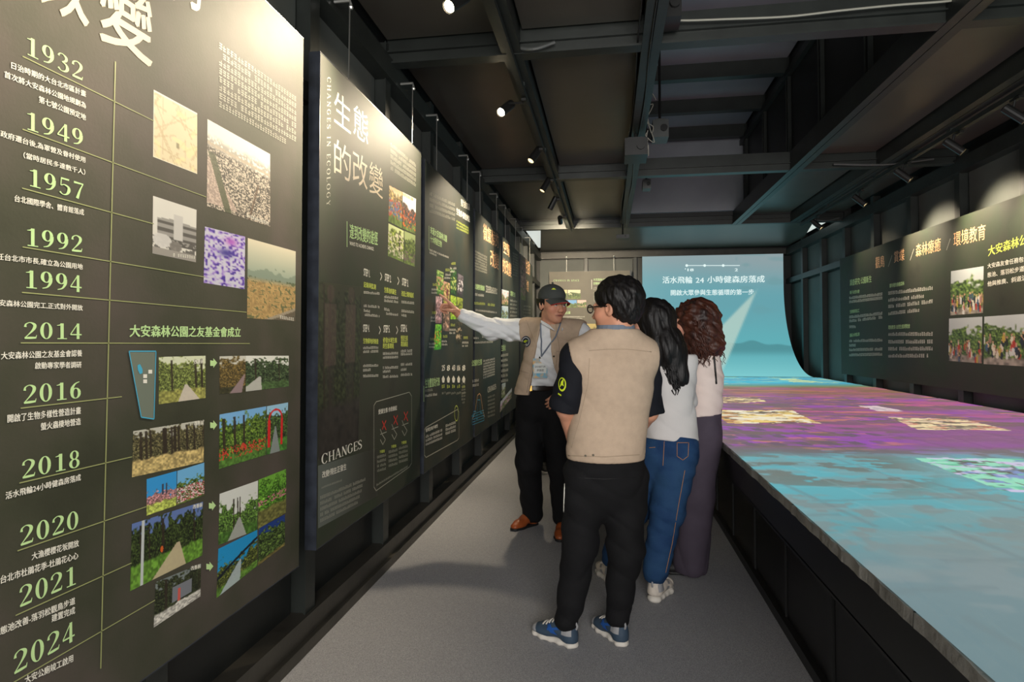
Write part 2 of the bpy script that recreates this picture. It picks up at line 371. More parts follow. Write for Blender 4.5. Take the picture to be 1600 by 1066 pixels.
class Print:
    """collects flat print on one plane; each ink becomes one part"""
    def __init__(s, plane, off): s.pl = plane; s.off = off; s.acc = {}; s.n = 0
    def P(s, uv): return onp(s.pl, *uv)
    def A(s, ink): return s.acc.setdefault(ink, MB())
    def quad2(s, ink, v, f, A, B, C):
        v = np.asarray(v, float); lo, hi = v.min(0), v.max(0); w = hi - lo
        p = A + ((v[:, 0] - lo[0]) / w[0])[:, None] * (B - A) + ((v[:, 1] - lo[1]) / w[1])[:, None] * (C - A) + (v[:, 2:3] * .25) * (np.array(s.off) / (np.abs(s.off).max()))
        s.A(ink).add(p, f)
    def text(s, ink, body, a, b, h, bold=.02, font='sans', sp=0, c=None, sc=1):
        """a,b: pixel points of the baseline's ends; h: pixel height at a (or c: pixel point of the top at a)"""
        A, B = s.P(a), s.P(b); C = s.P(c) if c else s.P((a[0], a[1] - h))
        v, f = serif(body, sp) if font == 'serif' else glyphs(body, bold)
        big = abs(h) >= 17 or c is not None
        if big: s.k = getattr(s, 'k', 0) + 1
        s.quad2(ink if not big else (ink, s.k, font, body), v, f, A, B, C)
    def line(s, ink, pts, w):
        W = [s.P(p) for p in pts]; mb = s.A(ink)
        for p, q in zip(W[:-1], W[1:]):
            d = q - p; d /= np.linalg.norm(d) + 1e-9; n = np.cross(d, s.nrm()) * w / 2
            mb.add([p + n, q + n, q - n, p - n], [(0, 1, 2, 3)])
    def nrm(s):
        k = 'xyz'.index(s.pl[0]); n = np.zeros(3); n[k] = 1; return n
    def greek(s, ink, a, b, h, n=None, seed=0):
        """rows too fine to read in the photograph: rows of small character marks"""
        A, B = s.P(a), s.P(b); C = s.P((a[0], a[1] - h)); U = C - A; L = B - A
        n = n or max(2, int(np.linalg.norm(L) / (np.linalg.norm(U) * 1.02))); r = random.Random(seed + int(a[1] * 7 + a[0])); mb = s.A(ink)
        for i in range(n):
            if r.random() < .04: continue
            o = A + L * (i / n); e = L * (.86 / n)
            for j in range(r.choice((2, 3, 3))):
                y = .08 + .38 * j + r.random() * .06; x0 = r.random() * .15; x1 = 1 - r.random() * .15
                mb.add([o + e * x0 + U * y, o + e * x1 + U * y, o + e * x1 + U * (y + .17), o + e * x0 + U * (y + .17)], [(0, 1, 2, 3)])
            x = .25 + r.random() * .4
            mb.add([o + e * x, o + e * (x + .16), o + e * (x + .16) + U, o + e * x + U], [(0, 1, 2, 3)])
    def poly(s, ink, pts): 
        W = [s.P(p) for p in pts]; s.A(ink).add(W, [tuple(range(len(W)))])
    def flush(s, parent):
        names = {}
        for ink, mb in s.acc.items():
            if not mb.v: continue
            big = isinstance(ink, tuple)
            if big: o = build(mb, 'year_number' if ink[3].isdigit() else 'heading', 'ink_' + ink[0], parent)
            else: o = build(mb, 'lettering', 'ink_' + ink, parent, kind='stuff'); s.n += 1
            o.location = o.location + Vector(s.off).normalized() * (.0005 + .0001 * s.n)

# ------------------------------------------------------------------ pictures printed on the boards (painted in code, stored as colours on a fine grid)
def vn(h, w, sc, seed, sy=1.0):
    r = np.random.RandomState(seed); gh, gw = int(h / sc * sy) + 3, int(w / sc) + 3; g = r.rand(gh, gw)
    y = np.arange(h) / sc * sy; x = np.arange(w) / sc; yi = y.astype(int); xi = x.astype(int); fy = (y - yi)[:, None]; fx = (x - xi)[None]
    fy = fy * fy * (3 - 2 * fy); fx = fx * fx * (3 - 2 * fx)
    a = g[yi][:, xi]; b = g[yi][:, xi + 1]; c = g[yi + 1][:, xi]; d = g[yi + 1][:, xi + 1]
    return (a * (1 - fx) + b * fx) * (1 - fy) + (c * (1 - fx) + d * fx) * fy
def mixc(img, col, m): return img * (1 - m[..., None]) + np.array(col, float) * m[..., None]
def park(h, w, seed, sky=(200, 215, 225), tree=(60, 85, 40), tree2=(120, 140, 70), ground=(100, 120, 60), skyf=.3, gf=.3, path=None, pc=(190, 180, 170), flowers=None, fl_y=(.6, .9), trunks=0, gap=0, bright=1., extra=None):
    Y, X = np.mgrid[0:h, 0:w]; y = Y / h; x = X / w
    img = np.ones((h, w, 3)) * np.array(sky)
    n1 = vn(h, w, 3.2, seed) ; n2 = vn(h, w, 9, seed + 1); n3 = vn(h, w, 1.6, seed + 2)
    edge = skyf + .28 * (n2 - .5) - gap * np.exp(-((x - .5) / .2) ** 2) * -1
    m = np.clip((y - edge + .25 * (n1 - .5)) * 14, 0, 1)
    t = np.clip(n1 * .5 + n3 * .7 - .25, 0, 1)[..., None]
    img = img * (1 - m[..., None]) + (np.array(tree) * (1 - t) + np.array(tree2) * t) * (.55 + .9 * n3[..., None]) * m[..., None]
    r = random.Random(seed)
    for _ in range(trunks):
        cx = r.random(); wd_ = .008 + .02 * r.random(); mm = ((abs(x - cx - .03 * (y - .5)) < wd_) & (y > skyf * .6) & (y < 1 - gf * .6)) * .85; img = mixc(img, (48, 40, 32), mm)
    g = np.clip((y - (1 - gf) - .06 * (n2 - .5)) * 22, 0, 1); img = mixc(img, (0, 0, 0), g * 0) * (1 - g[..., None]) + np.array(ground) * (.7 + .6 * n1[..., None]) * g[..., None]
    if path:
        x0, x1, yt = path; ctr = x0 + (x1 - x0) * (y - yt) / (1 - yt); hw = .02 + .22 * np.clip(y - yt, 0, 1) / (1 - yt)
        img = mixc(img, pc, ((y > yt) & (abs(x - ctr) < hw)) * .92)
    if flowers:
        for k, c in enumerate(flowers):
            f = (vn(h, w, 1.8, seed + 9 + k) > .62) & (y > fl_y[0]) & (y < fl_y[1]); img = mixc(img, c, f * .9)
    if extra: img = extra(img, x, y)
    return np.clip(img * bright, 0, 255)
def smooth0(t): t = np.clip(t, 0, 1); return t * t * (3 - 2 * t)
def pic_map(h, w, s):
    n = vn(h, w, 5, s); img = np.ones((h, w, 3)) * np.array((222, 208, 172)); Y, X = np.mgrid[0:h, 0:w]; y = Y / h; x = X / w
    for i in range(9):
        m = (abs((x * math.cos(i) + y * math.sin(i * 1.7) + i * .13) % .5 - .2) < .012) & (n > .3); img = mixc(img, (196, 172, 130), m * .6)
    img = mixc(img, (236, 222, 160), (n > .7) * .5); img = mixc(img, (110, 100, 70), ((abs(x - .53) < .035) & (abs(y - .66) < .04)) * .7)
    return mixc(img, (238, 232, 214), ((x < .02) | (x > .98) | (y < .02) | (y > .98)) * 1.)
def pic_aerial(h, w, s):
    Y, X = np.mgrid[0:h, 0:w]; y = Y / h; x = X / w; a = vn(h, w, 2.2, s); b = vn(h, w, 7, s + 1); c = vn(h, w, 1.4, s + 2)
    img = np.ones((h, w, 3)) * np.array((224, 224, 212)); sk = np.clip((y - .12 - .05 * b) * 12, 0, 1); img = mixc(img, (146, 140, 134), sk * .8 * (a > .35))
    g = np.clip((y - .27 - .06 * x) * 25, 0, 1); tex = 70 + 150 * (c > .55) + 40 * a; img = img * (1 - g[..., None]) + np.stack([tex, tex * .94, tex * .86], -1) * g[..., None] * .82
    img = mixc(img, (175, 160, 140), (abs(y - .26 - .04 * x) < .02) * .8); img = mixc(img, (196, 172, 160), ((x < .22 * (y - .35) / .3) & (y > .4) & (y < .95) & (b > .2)) * .7)
    img = mixc(img, (62, 70, 46), (abs(x - .38 * (y - .2)) < .05) * (y > .35) * .8)
    return mixc(img, (90, 70, 55), (abs((x - .62) - (1 - y) * .32) < .015) * (y > .5) * .8)
def pic_building(h, w, s):
    Y, X = np.mgrid[0:h, 0:w]; y = Y / h; x = X / w; a = vn(h, w, 2, s); img = np.ones((h, w, 3)) * np.array((216, 214, 206))
    bl = (y > .3 + .1 * abs(x - .5)) & (y < .78) & (x > .1); img = mixc(img, (150, 148, 144), bl * 1.); img = mixc(img, (82, 80, 78), bl & ((y * 8) % 1 < .42) if False else (bl & ((y * 8) % 1 < .42)) * 1.)
    img = mixc(img, (196, 194, 190), ((x > .44) & (x < .66) & (y > .2) & (y < .66)) * 1.); img = mixc(img, (66, 64, 62), ((y > .66) & (a > .45)) * .8)
    img = mixc(img, (205, 203, 200), (((x - .2) / .2) ** 2 + ((y - .72) / .12) ** 2 < 1) * .95); img = mixc(img, (120, 116, 112), (((x - .5) / .14) ** 2 + ((y - .78) / .09) ** 2 < 1) * .9)
    return mixc(img, (150, 146, 140), (y > .86) * 1.)
def pic_heat(h, w, s):
    a = vn(h, w, 2.4, s, 1.4); b = vn(h, w, 6, s + 1); img = np.ones((h, w, 3)) * np.array((196, 196, 214)); img = mixc(img, (150, 120, 205), np.clip((a - .42) * 4, 0, 1)); img = mixc(img, (66, 40, 150), np.clip((a - .66) * 9, 0, 1))
    Y, X = np.mgrid[0:h, 0:w]; y = Y / h; x = X / w; img = mixc(img, (60, 50, 140), np.exp(-((x - .5) / .16) ** 2 - ((y - .38) / .07) ** 2)); return mixc(img, (170, 90, 190), np.exp(-((x - .62) / .14) ** 2 - ((y - .16) / .07) ** 2))
def pic_city(h, w, s):
    Y, X = np.mgrid[0:h, 0:w]; y = Y / h; x = X / w; a = vn(h, w, 2, s); b = vn(h, w, 5, s + 1); t = np.clip(y / .42, 0, 1)[..., None]
    img = np.array((214, 206, 182)) * (1 - t) + np.array((150, 164, 148)) * t; img = mixc(img, (116, 132, 118), ((y > .3 + .12 * b) & (y < .5)) * .7)
    g = np.clip((y - .46) * 14, 0, 1); img = img * (1 - g[..., None]) + (np.array((178, 148, 96)) * (.75 + .5 * a[..., None])) * g[..., None]; img = mixc(img, (74, 86, 58), ((y > .45) & (a > .68)) * .8)
    img = mixc(img, (84, 78, 70), ((y + .28 * x > 1.08) & (y > .5)) * .85); return mixc(img, (170, 160, 140), (abs(y + .28 * x - 1.1) < .02) * .8)
def pic_crowd(h, w, s, top=.35):
    img = park(h, w, s, sky=(196, 202, 204), skyf=.25, gf=.18, ground=(150, 140, 128)); r = random.Random(s); Y, X = np.mgrid[0:h, 0:w]; y = Y / h; x = X / w
    for i in range(46):
        cx = r.random(); cy = top + .25 + .35 * r.random(); c = r.choice([(190, 60, 50), (225, 225, 220), (40, 44, 60), (70, 90, 120), (200, 170, 70), (40, 40, 38), (160, 120, 110), (230, 220, 200)])
        img = mixc(img, c, (((x - cx) / .028) ** 2 + ((y - cy) / .08) ** 2 < 1) * .95); img = mixc(img, (205, 160, 130), (((x - cx) / .016) ** 2 + ((y - cy + .1) / .025) ** 2 < 1) * .95)
    return img
def photo(parent, plane, q, img, off, label=None, gamma=True):
    """q: pixel points TL TR BR BL on the board"""
    h, w, _ = img.shape; W = [onp(plane, *p) for p in q]; s = np.linspace(0, 1, w)[None, :, None]; t = np.linspace(0, 1, h)[:, None, None]
    P = (W[0] * (1 - s) + W[1] * s) * (1 - t) + (W[3] * (1 - s) + W[2] * s) * t; P = P.reshape(-1, 3)
    i = (np.arange(h - 1)[:, None] * w + np.arange(w - 1)[None]).ravel(); fs = np.stack([i, i + 1, i + 1 + w, i + w], 1)
    o = mobj('photo_print', P, fs, 'photo', parent, colors=lin(np.clip(img, 0, 255)).reshape(-1, 3), label=label); o.location = o.location + Vector(off).normalized() * (.0003 if abs(max(off, key=abs)) > .0015 else .0001 if off[0] == .0008 else .0002)
    return o

# ------------------------------------------------------------------ hanging information boards on the left wall
PX = -1.20; OFF = (.003, 0, 0)
def board(name, label, y0, y1, z0, z1, face, wires, t=.028, group='tall information boards hung along the left wall'):
    r = thing(name, label, 'information board', (PX - t / 2, (y0 + y1) / 2, z0), group)
    build(MB().box(PX - .004, y0, z0, PX, y1, z1), 'printed_face', face, r)
    build(MB().box(PX - t, y0, z0, PX - .0045, y1, z1).box(PX - t, y0 - .004, z0 - .004, PX + .001, y0, z1 + .004).box(PX - t, y0, z0 - .004, PX + .001, y1, z0).box(PX - t, y0, z1, PX + .001, y1, z1 + .004), 'frame', 'board_edge', r)
    for y in wires:
        w = build(MB().tube([(PX - t / 2, y, z1 - .01), (PX - .02, y, 2.99)], .0035, 5), 'hanging_wire', 'wire', r)
        build(MB().tube([(PX - .1, y, 3.0), (PX - .02, y, 3.0), (PX - .015, y, 2.975)], .008, 6).ball((PX - .015, y, 2.965), .012, 4), 'hook', 'hook', w)
    return r
YL = lambda u, v=533: float(onp(('x', PX), u, v)[1])
LP = ('x', PX)
# ---- board 1 : the timeline
b1 = board('information_board', 'very large olive board with a timeline of years from 1932 to 2024, nearest the camera', .55, YL(470), .48, 2.57, 'print', (.9, 2.0))
p = Print(LP, OFF)
years = [('1932', (42, 85), (129, 127), 30), ('1949', (42, 202), (129, 230), 29), ('1957', (46, 291), (130, 313), 29), ('1992', (42, 384), (128, 395), 29), ('1994', (40, 450), (127, 457), 29),
         ('2014', (37, 530), (127, 530), 27), ('2016', (36, 632), (126, 622), 30), ('2018', (34, 749), (124, 730), 30), ('2020', (31, 854), (122, 825), 31), ('2021', (30, 950), (118, 913), 33), ('2024', (21, 1055), (116, 1001), 35)]
for y, a, b, h in years: p.text('green', y, a, b, h, font='serif', sp=.06)
tx = [('日治時期的大台北市區計畫', (17, 107), (134, 152), 11), ('首次將大安森林公園地規劃為', (6, 121), (134, 170), 11), ('第七號公園預定地', (60, 160), (134, 189), 11),
      ('政府遷台後,為軍營及眷村使用', (0, 214), (133, 255), 11), ('（當時居民多達數千人）', (36, 247), (133, 274), 10), ('台北國際學舍、體育館落成', (22, 315), (131, 337), 11),
      ('任台北市市長,確立為公園用地', (-6, 406), (129, 422), 11), ('大安森林公園完工,正式對外開放', (-14, 478), (129, 486), 11), ('大安森林公園之友基金會認養', (1, 562), (128, 557), 12), ('啟動專家學者調研', (54, 577), (127, 575), 11),
      ('開啟了生物多樣性營造計畫', (11, 661), (126, 647), 13), ('螢火蟲棲地營造', (63, 673), (126, 664), 12), ('活水飛輪24小時健森房落成', (8, 781), (126, 751), 12), ('大漁櫻櫻花坂開放', (49, 876), (123, 854), 12),
      ('台北市杜鵑花季-杜鵑花心心', (0, 913), (122, 873), 13), ('生態池改善-落羽松觀鳥步道', (-12, 998), (117, 944), 13), ('建置完成', (80, 973), (117, 959), 12), ('大安公廁竣工啟用', (38, 1070), (114, 1034), 13)]
for s_, a, b, h in tx: p.text('white', s_, a, b, h, bold=.022)
p.text('green', '大安森林公園之友基金會成立', (202, 527), (376, 527), 20, bold=.03)
p.line('line', [(180, 96), (157, 1045)], .0035)
for a, b in [((35, 88), (240, 189)), ((35, 202), (322, 308)), ((34, 294), (240, 350)), ((35, 386), (320, 433)), ((34, 457), (385, 488)), ((32, 536), (390, 537)), ((32, 638), (190, 620)), ((30, 755), (206, 714)), ((27, 861), (228, 792)), ((24, 962), (205, 880)), ((20, 1067), (242, 938))]:
    p.line('line', [a, b], .0025)
p.text('cream', '變', (155, 62), (238, 108), 150, bold=.015); p.text('cream', '改', (62, 10), (139, 46), 130, bold=.015)
p.text('cream', '的', (268, 0), (316, 22), 130, bold=.015)
for i in range(8):
    p.greek('dim', (342, 76 + 13 * i), ((463, 160 + 10.4 * i) if i < 7 else (447, 226)), 9.5, n=25, seed=i)
for (x, y) in ((333, 568), (333, 665), (331, 791), (327, 886)):
    p.poly('green', [(x - 5, y - 5), (x, y - 4), (x, y - 8), (x + 6, y + 1 - 2), (x, y + 7), (x, y + 4), (x - 5, y + 4)])
for (x, y) in ((303, 568), (303, 664), (301, 792), (298, 888)): p.text('white', '改善前', (x, y + (1 if y < 700 else 4)), (x + 15, y), 7, bold=.03)
for (x, y, w_) in ((385, 339, 35), (270, 401, 35), (437, 498, 22)): p.greek('white', (x, y), (x + w_, y + (13 if y < 360 else 4)), 5)
# park outline map
p.poly('grey', [(201, 549), (243, 549), (240, 655), (220, 652)])
p.flush(b1)
q2 = Print(LP, (.0042, 0, 0)); q2.n = 8; q2.poly('blue', [(214, 571), (218, 569), (222, 577), (222, 583), (218, 585), (215, 579)])
for (x, y) in ((226, 588), (234, 581), (226, 596)): q2.poly('white', [(x - 3, y - 3), (x + 3, y - 3), (x + 3, y + 3), (x - 3, y + 3)])
q2.line('blue', [(201, 549), (243, 549), (240, 655), (220, 652), (201, 549)], .003); q2.flush(b1)
def PH(q, img, **k): return photo(b1, LP, q, img, OFF, **k)
PH([(240, 140), (308, 177), (308, 272), (239, 245)], pic_map(60, 46, 3), label='cream old map print')
PH([(324, 186), (422, 241), (422, 354), (323, 322)], pic_aerial(120, 110, 5), label='aerial photo of dense low houses')
PH([(239, 306), (307, 328), (306, 410), (238, 396)], pic_building(60, 48, 7), label='black and white photo of a building')
PH([(320, 354), (383, 370), (382, 452), (318, 442)], pic_heat(60, 46, 9), label='purple and white heat map')
PH([(387, 372), (462, 393), (461, 502), (386, 497)], pic_city(80, 56, 11), label='hazy photo of a city skyline over ochre ground')
pk = [([(248, 558), (321, 556), (321, 622), (248, 632)], dict(sky=(214, 220, 190), tree=(74, 84, 40), tree2=(150, 165, 90), skyf=.12, gf=.3, path=(.55, .62, .62), pc=(205, 196, 186), trunks=4, ground=(150, 150, 80))),
      ([(343, 557), (384, 556), (383, 613), (343, 616)], dict(sky=(200, 200, 190), tree=(70, 60, 34), tree2=(130, 110, 60), skyf=.05, gf=.2, path=(.95, .6, .5), pc=(150, 130, 135), ground=(60, 60, 40))),
      ([(384, 556), (451, 556), (451, 604), (384, 612)], dict(sky=(220, 222, 216), tree=(30, 44, 26), tree2=(90, 110, 74), skyf=.12, gf=.25, path=(.3, .1, .6), pc=(190, 190, 186), ground=(70, 96, 56), trunks=2)),
      ([(208, 674), (319, 656), (318, 722), (206, 746)], dict(sky=(190, 190, 178), tree=(52, 50, 34), tree2=(130, 124, 84), skyf=.06, gf=.38, ground=(186, 166, 110), trunks=12)),
      ([(343, 648), (416, 635), (415, 711), (342, 733)], dict(sky=(120, 176, 226), tree=(44, 70, 26), tree2=(130, 156, 60), skyf=.14, gf=.25, ground=(80, 120, 50), flowers=[(214, 60, 50)], fl_y=(.62, .86), trunks=4)),
      ([(417, 635), (450, 629), (448, 702), (416, 711)], dict(sky=(150, 196, 226), tree=(36, 50, 30), tree2=(90, 120, 60), skyf=.2, gf=.3, path=(.4, .4, .45), pc=(140, 146, 150), ground=(70, 120, 50), extra=lambda im, x, y: mixc(mixc(im, (210, 36, 40), (abs(((x - .4) / .3) ** 2 + ((y - .3) / .2) ** 2 - 1) < .2) * (y < .35) * 1.), (210, 36, 40), ((abs(abs(x - .4) - .3) < .06) & (y >= .3) & (y < .85)) * 1.))),
      ([(229, 749), (276, 736), (275, 790), (229, 806)], dict(sky=(52, 150, 216), tree=(130, 96, 90), tree2=(214, 150, 160), skyf=.45, gf=.3, ground=(176, 190, 90), extra=lambda im, x, y: mixc(im, (60, 70, 90), ((abs(x - .52) < .03) | (abs(x - .64) < .03)) * (y > .25) * (y < .55) * 1.))),
      ([(277, 736), (319, 723), (319, 774), (276, 790)], dict(sky=(110, 176, 222), tree=(50, 74, 30), tree2=(110, 130, 60), skyf=.4, gf=.1, ground=(90, 110, 50), flowers=[(206, 60, 96), (236, 214, 214)], fl_y=(.5, .95))),
      ([(206, 819), (317, 784), (316, 868), (203, 924)], dict(sky=(96, 120, 176), tree=(22, 30, 16), tree2=(74, 92, 44), skyf=.1, gf=.36, ground=(96, 140, 50), path=(.62, .5, .55), pc=(196, 180, 150), trunks=4, extra=lambda im, x, y: mixc(mixc(im, (190, 196, 196), (abs(x - .14) < .018) * 1.), (206, 96, 40), (((x - .39) / .02) ** 2 + ((y - .56) / .05) ** 2 < 1) * 1.))),
      ([(343, 772), (403, 751), (402, 828), (341, 852)], dict(sky=(214, 218, 214), tree=(50, 76, 34), tree2=(120, 160, 70), skyf=.32, gap=.1, gf=.22, path=(.5, .45, .6), pc=(170, 172, 170), ground=(70, 110, 44), trunks=3)),
      ([(404, 750), (447, 733), (447, 801), (403, 827)], dict(sky=(110, 170, 60), tree=(50, 90, 26), tree2=(120, 176, 60), skyf=.1, gf=.36, ground=(110, 110, 60), flowers=[(214, 120, 150)], fl_y=(.42, .56))),
      ([(341, 858), (402, 828), (402, 884), (338, 935)], dict(sky=(30, 146, 206), tree=(34, 44, 20), tree2=(130, 140, 60), skyf=.34, gap=.1, gf=.2, path=(.55, .3, .5), pc=(176, 190, 196), ground=(90, 130, 50), extra=lambda im, x, y: mixc(im, (20, 30, 40), (abs(y - .62 + .42 * x) < .035) * 1.))),
      ([(404, 826), (445, 804), (445, 852), (403, 884)], dict(sky=(30, 60, 130), tree=(26, 40, 18), tree2=(120, 150, 70), skyf=.16, gf=.12, ground=(120, 110, 60))),
      ([(243, 910), (314, 881), (313, 932), (240, 981)], dict(sky=(120, 130, 130), tree=(30, 34, 22), tree2=(70, 80, 50), skyf=.05, gf=.28, ground=(190, 188, 180), trunks=2, extra=lambda im, x, y: mixc(mixc(im, (120, 124, 132), ((x > .35) & (x < .78) & (y > .3) & (y < .68)) * 1.), (206, 90, 80), ((abs(x - .5) < .03) & (y > .4) & (y < .72)) * 1.)))]
for i, (q, kw) in enumerate(pk):
    wd_ = abs(q[1][0] - q[0][0]); PH(q, park(int(84), int(max(50, wd_ * 1.3)), 20 + i * 3, **kw))

# ---- board 2 : changes in ecology
zt2, zb2 = 2.585, .495
b2 = board('information_board', 'second tall board on the left wall, with large pale heading characters and a red-crossed box', YL(497), YL(657), zb2, zt2, 'print2', (YL(497) + .34, YL(657) - .12), t=.05)
p = Print(LP, OFF)
for ch, a, b, h in (('生', (522, 190), (548, 210), 52), ('態', (552, 210), (575, 228), 50), ('的', (522, 270), (548, 286), 56), ('改', (551, 284), (574, 298), 52), ('變', (577, 300), (598, 312), 50)):
    p.text('cream', ch, a, b, h, bold=-.004)
p.text('ink' if False else 'dim', 'CHANGES IN ECOLOGY', (511, 120), (510, 322), 0, font='serif', sp=.2, c=(517, 121))
for i in range(5): p.greek('dim', (610, 229 + 9 * i), (650, 262 + 7.6 * i), 6, n=20, seed=i)
p.text('orange', '生態改變的故事', (608, 295), (646, 315), 6)
p.line('green', [(542, 346), (542, 386)], .006)
p.text('green', '達到改變的途徑', (546, 373), (590, 384), 24, bold=.02); p.text('white', 'WAYS TO ACHIEVE CHANGE.', (546, 383), (584, 392), 6)
for s_, a in (('STEP 1.', (568, 431)), ('STEP 2.', (601, 439)), ('STEP 3.', (628, 446)), ('STEP 4.', (567, 519)), ('STEP 5.', (599, 520)), ('STEP 6.', (626, 519))):
    p.text('white', s_, a, (a[0] + 10, a[1] + (3 if a[1] < 480 else 0)), 12, bold=.03)
for a in ((595, 432), (622, 439), (593, 516), (620, 516)):
    p.line('white', [(a[0] - 1, a[1] - 6), (a[0] + 1.5, a[1]), (a[0] - 1, a[1] + 6)], .006)
for s_, a, b in (('記錄與監測', (568, 449), (587, 453)), ('生態池的誕生', (600, 457), (619, 461)), ('改造土壤的組成', (627, 463), (646, 466)), ('生物棲地的恢復', (567, 537), (591, 538)), ('修復水域生態', (598, 536), (620, 536)), ('的生態環境', (598, 545), (615, 545)), ('營造生態', (626, 533), (637, 533)), ('跳島廊道', (626, 542), (637, 542))):
    p.text('lime', s_, a, b, 9, bold=.03)
for x, w_, rows in ((568, 25, (459, 480, 487, 494)), (600, 22, (466, 472, 485, 492)), (627, 20, (474, 488, 494))):
    for k, y in enumerate(rows): p.greek('white', (x, y), (x + w_ * (1 if k % 3 != 2 else .4), y + 2), 4, seed=y)
for x, w_, rows in ((567, 24, (546, 552, 574, 581, 590)), (598, 24, (555, 561, 577, 583, 591)), (626, 18, (551, 556, 572, 580, 588))):
    for k, y in enumerate(rows): p.greek('white', (x, y), (x + w_ * (1 if k % 4 != 3 else .5), y - 1), 4, seed=y)
# rule box with three crossed-out drawings
def rbox(u0, v0t, v0b, u1, v1t, v1b, r=6):
    return [(u0, v0b - r), (u0, v0t + r), (u0 + r * .6, v0t), (u1 - r * .6, v1t), (u1, v1t + r), (u1, v1b - r), (u1 - r * .6, v1b), (u0 + r * .6, v0b), (u0, v0b - r)]
p.line('dim', rbox(584, 628, 767, 643, 613, 730), .004)
p.text('white', '愛護生態 你我做起', (591, 648), (620, 641), 8, bold=.02)
for (x, y) in ((600, 665), (618, 657), (634, 651)):
    p.line('red', [(x - 3, y - 7), (x + 3, y + 7)], .008); p.line('red', [(x + 3, y - 8), (x - 3, y + 6)], .008)
    p.line('dim', [(x - 6, y + 6), (x - 3, y + 14), (x + 2, y + 22), (x - 2, y + 30), (x - 6, y + 22)], .005); p.line('dim', [(x - 6, y + 14), (x + 4, y + 10)], .004)
    p.text('lime', '不餵食', (x - 7, y + 44), (x + 1, y + 42), 5)
    for k in range(4): p.greek('dim', (x - 11, y + 52 + 7 * k), (x + 3, y + 48 + 7 * k), 4, seed=k)
p.greek('dim', (588, 760), (637, 730), 3)
p.text('white', 'CHANGES', (502, 727), (565, 701), 17, font='serif', sp=-.02)
p.text('white', '改變!現在正發生', (503, 748), (541, 734), 11, bold=.02); p.greek('dim', (502, 764), (534, 752), 3)
for i in range(5): p.greek('dim', (500, 781 + 9 * i), (571 - 3 * i, 751 + 9 * i), 5, seed=i * 3)
p.flush(b2)
for q, kw in (([(608, 290), (628, 300), (628, 357), (607, 346)], dict(sky=(214, 200, 170), tree=(110, 90, 60), tree2=(190, 170, 110), flowers=[(196, 80, 50), (70, 110, 160)], fl_y=(.3, .8), skyf=.1)),
              ([(629, 300), (650, 311), (649, 366), (629, 357)], dict(sky=(226, 226, 226), tree=(60, 50, 44), tree2=(120, 100, 90), flowers=[(220, 100, 40), (60, 60, 70)], fl_y=(.4, .9), skyf=.35)),
              ([(607, 349), (631, 361), (630, 410), (606, 400)], dict(sky=(206, 216, 160), tree=(90, 110, 40), tree2=(170, 180, 90), skyf=.1, flowers=[(224, 216, 200)], fl_y=(.2, .9), trunks=3)),
              ([(632, 361), (649, 368), (648, 417), (631, 411)], dict(sky=(160, 176, 120), tree=(60, 80, 36), tree2=(120, 130, 70), skyf=.1, flowers=[(120, 90, 110)], fl_y=(.6, .9)))):
    photo(b2, LP, q, park(44, 34, int(q[0][0]) + int(q[0][1]), **kw), OFF)
# ghosted picture of two people working, printed into the background
def ghost(img, x, y): 
    for cx in (.25, .72):
        img = mixc(img, (112, 88, 84), ((abs(x - cx) < .13) & (y > .12) & (y < .48)) * .55); img = mixc(img, (60, 54, 50), ((abs(x - cx) < .09) & (y > .48) & (y < .9)) * .5)
        img = mixc(img, (104, 80, 76), (((x - cx) / .08) ** 2 + ((y - .06) / .05) ** 2 < 1) * .5)
    return img
def fadeimg(h, w, s):
    img = park(h, w, s, sky=(60, 62, 44), tree=(34, 42, 26), tree2=(64, 72, 44), skyf=.02, gf=.3, ground=(50, 46, 44), trunks=3, extra=ghost); return img * .8 + np.array((52, 52, 44)) * .2
Yg, Xg = np.mgrid[0:60, 0:60] / 59.; gi = mixc(np.ones((60, 60, 3)) * np.array((56, 56, 50)), (104, 112, 106), smooth0(1 - Xg) * .9)
o = photo(b2, LP, [(497, 728), (590, 700), (590, 775), (497, 826)], gi, (.0008, 0, 0))
o = photo(b2, LP, [(498, 440), (565, 448), (560, 690), (497, 720)], fadeimg(120, 60, 77), (.001, 0, 0))

# ---- board 3 : native species
b3 = board('information_board', 'third board on the left wall with green wildlife photos touched by the pointing hand', YL(663), YL(739), .49, 2.57, 'print_teal', (YL(663) + .35, YL(739) - .15), t=.04)
p = Print(LP, OFF)
for i in range(4): p.greek('dim', (671, 305 + 9 * i), (711, 323 + 7.5 * i), 5, seed=i)
p.text('white', '努力的成果', (720, 322), (734, 330), 12, bold=.01); p.text('white', '生物多樣性熱點', (713, 335), (734, 348), 11, bold=.02)
for k in range(3): p.greek('lime', (713, 347 + 5 * k), (732, 358 + 4 * k), 3)
p.line('green', [(670, 353), (670, 390)], .007); p.text('green', '來過大安森林公園', (672, 365), (698, 379), 12, bold=.02); p.text('green', '十大明星生物', (672, 378), (690, 387), 11, bold=.02)
p.greek('white', (671, 392), (701, 404), 3); p.greek('white', (671, 396), (682, 401), 3)
p.line('green', [(662, 603), (662, 628)], .01); p.text('green', '生物豐富的代表', (664, 607), (687, 603), 15, bold=.02); p.greek('dim', (664, 613), (676, 611), 4); p.greek('white', (664, 621), (683, 618), 4)
for i, s_ in enumerate(('25', '8', '43', '106', '8')):
    x = 690 + 8 * i; p.text('white', s_, (x, 580), (x + 5, 579), 9, bold=.03)
    p.poly('white', [(x, 592), (x + 2.5, 587), (x + 5, 592), (x + 4, 598), (x + 1, 598)]); p.greek('lime', (x, 607), (x + 5, 606), 5, n=2); p.greek('dim', (x - 1, 617), (x + 6, 615), 3, n=5)
for i in range(8): p.greek('dim', (721, 596 + 5 * i), (727, 595 + 5 * i), 3, n=5)
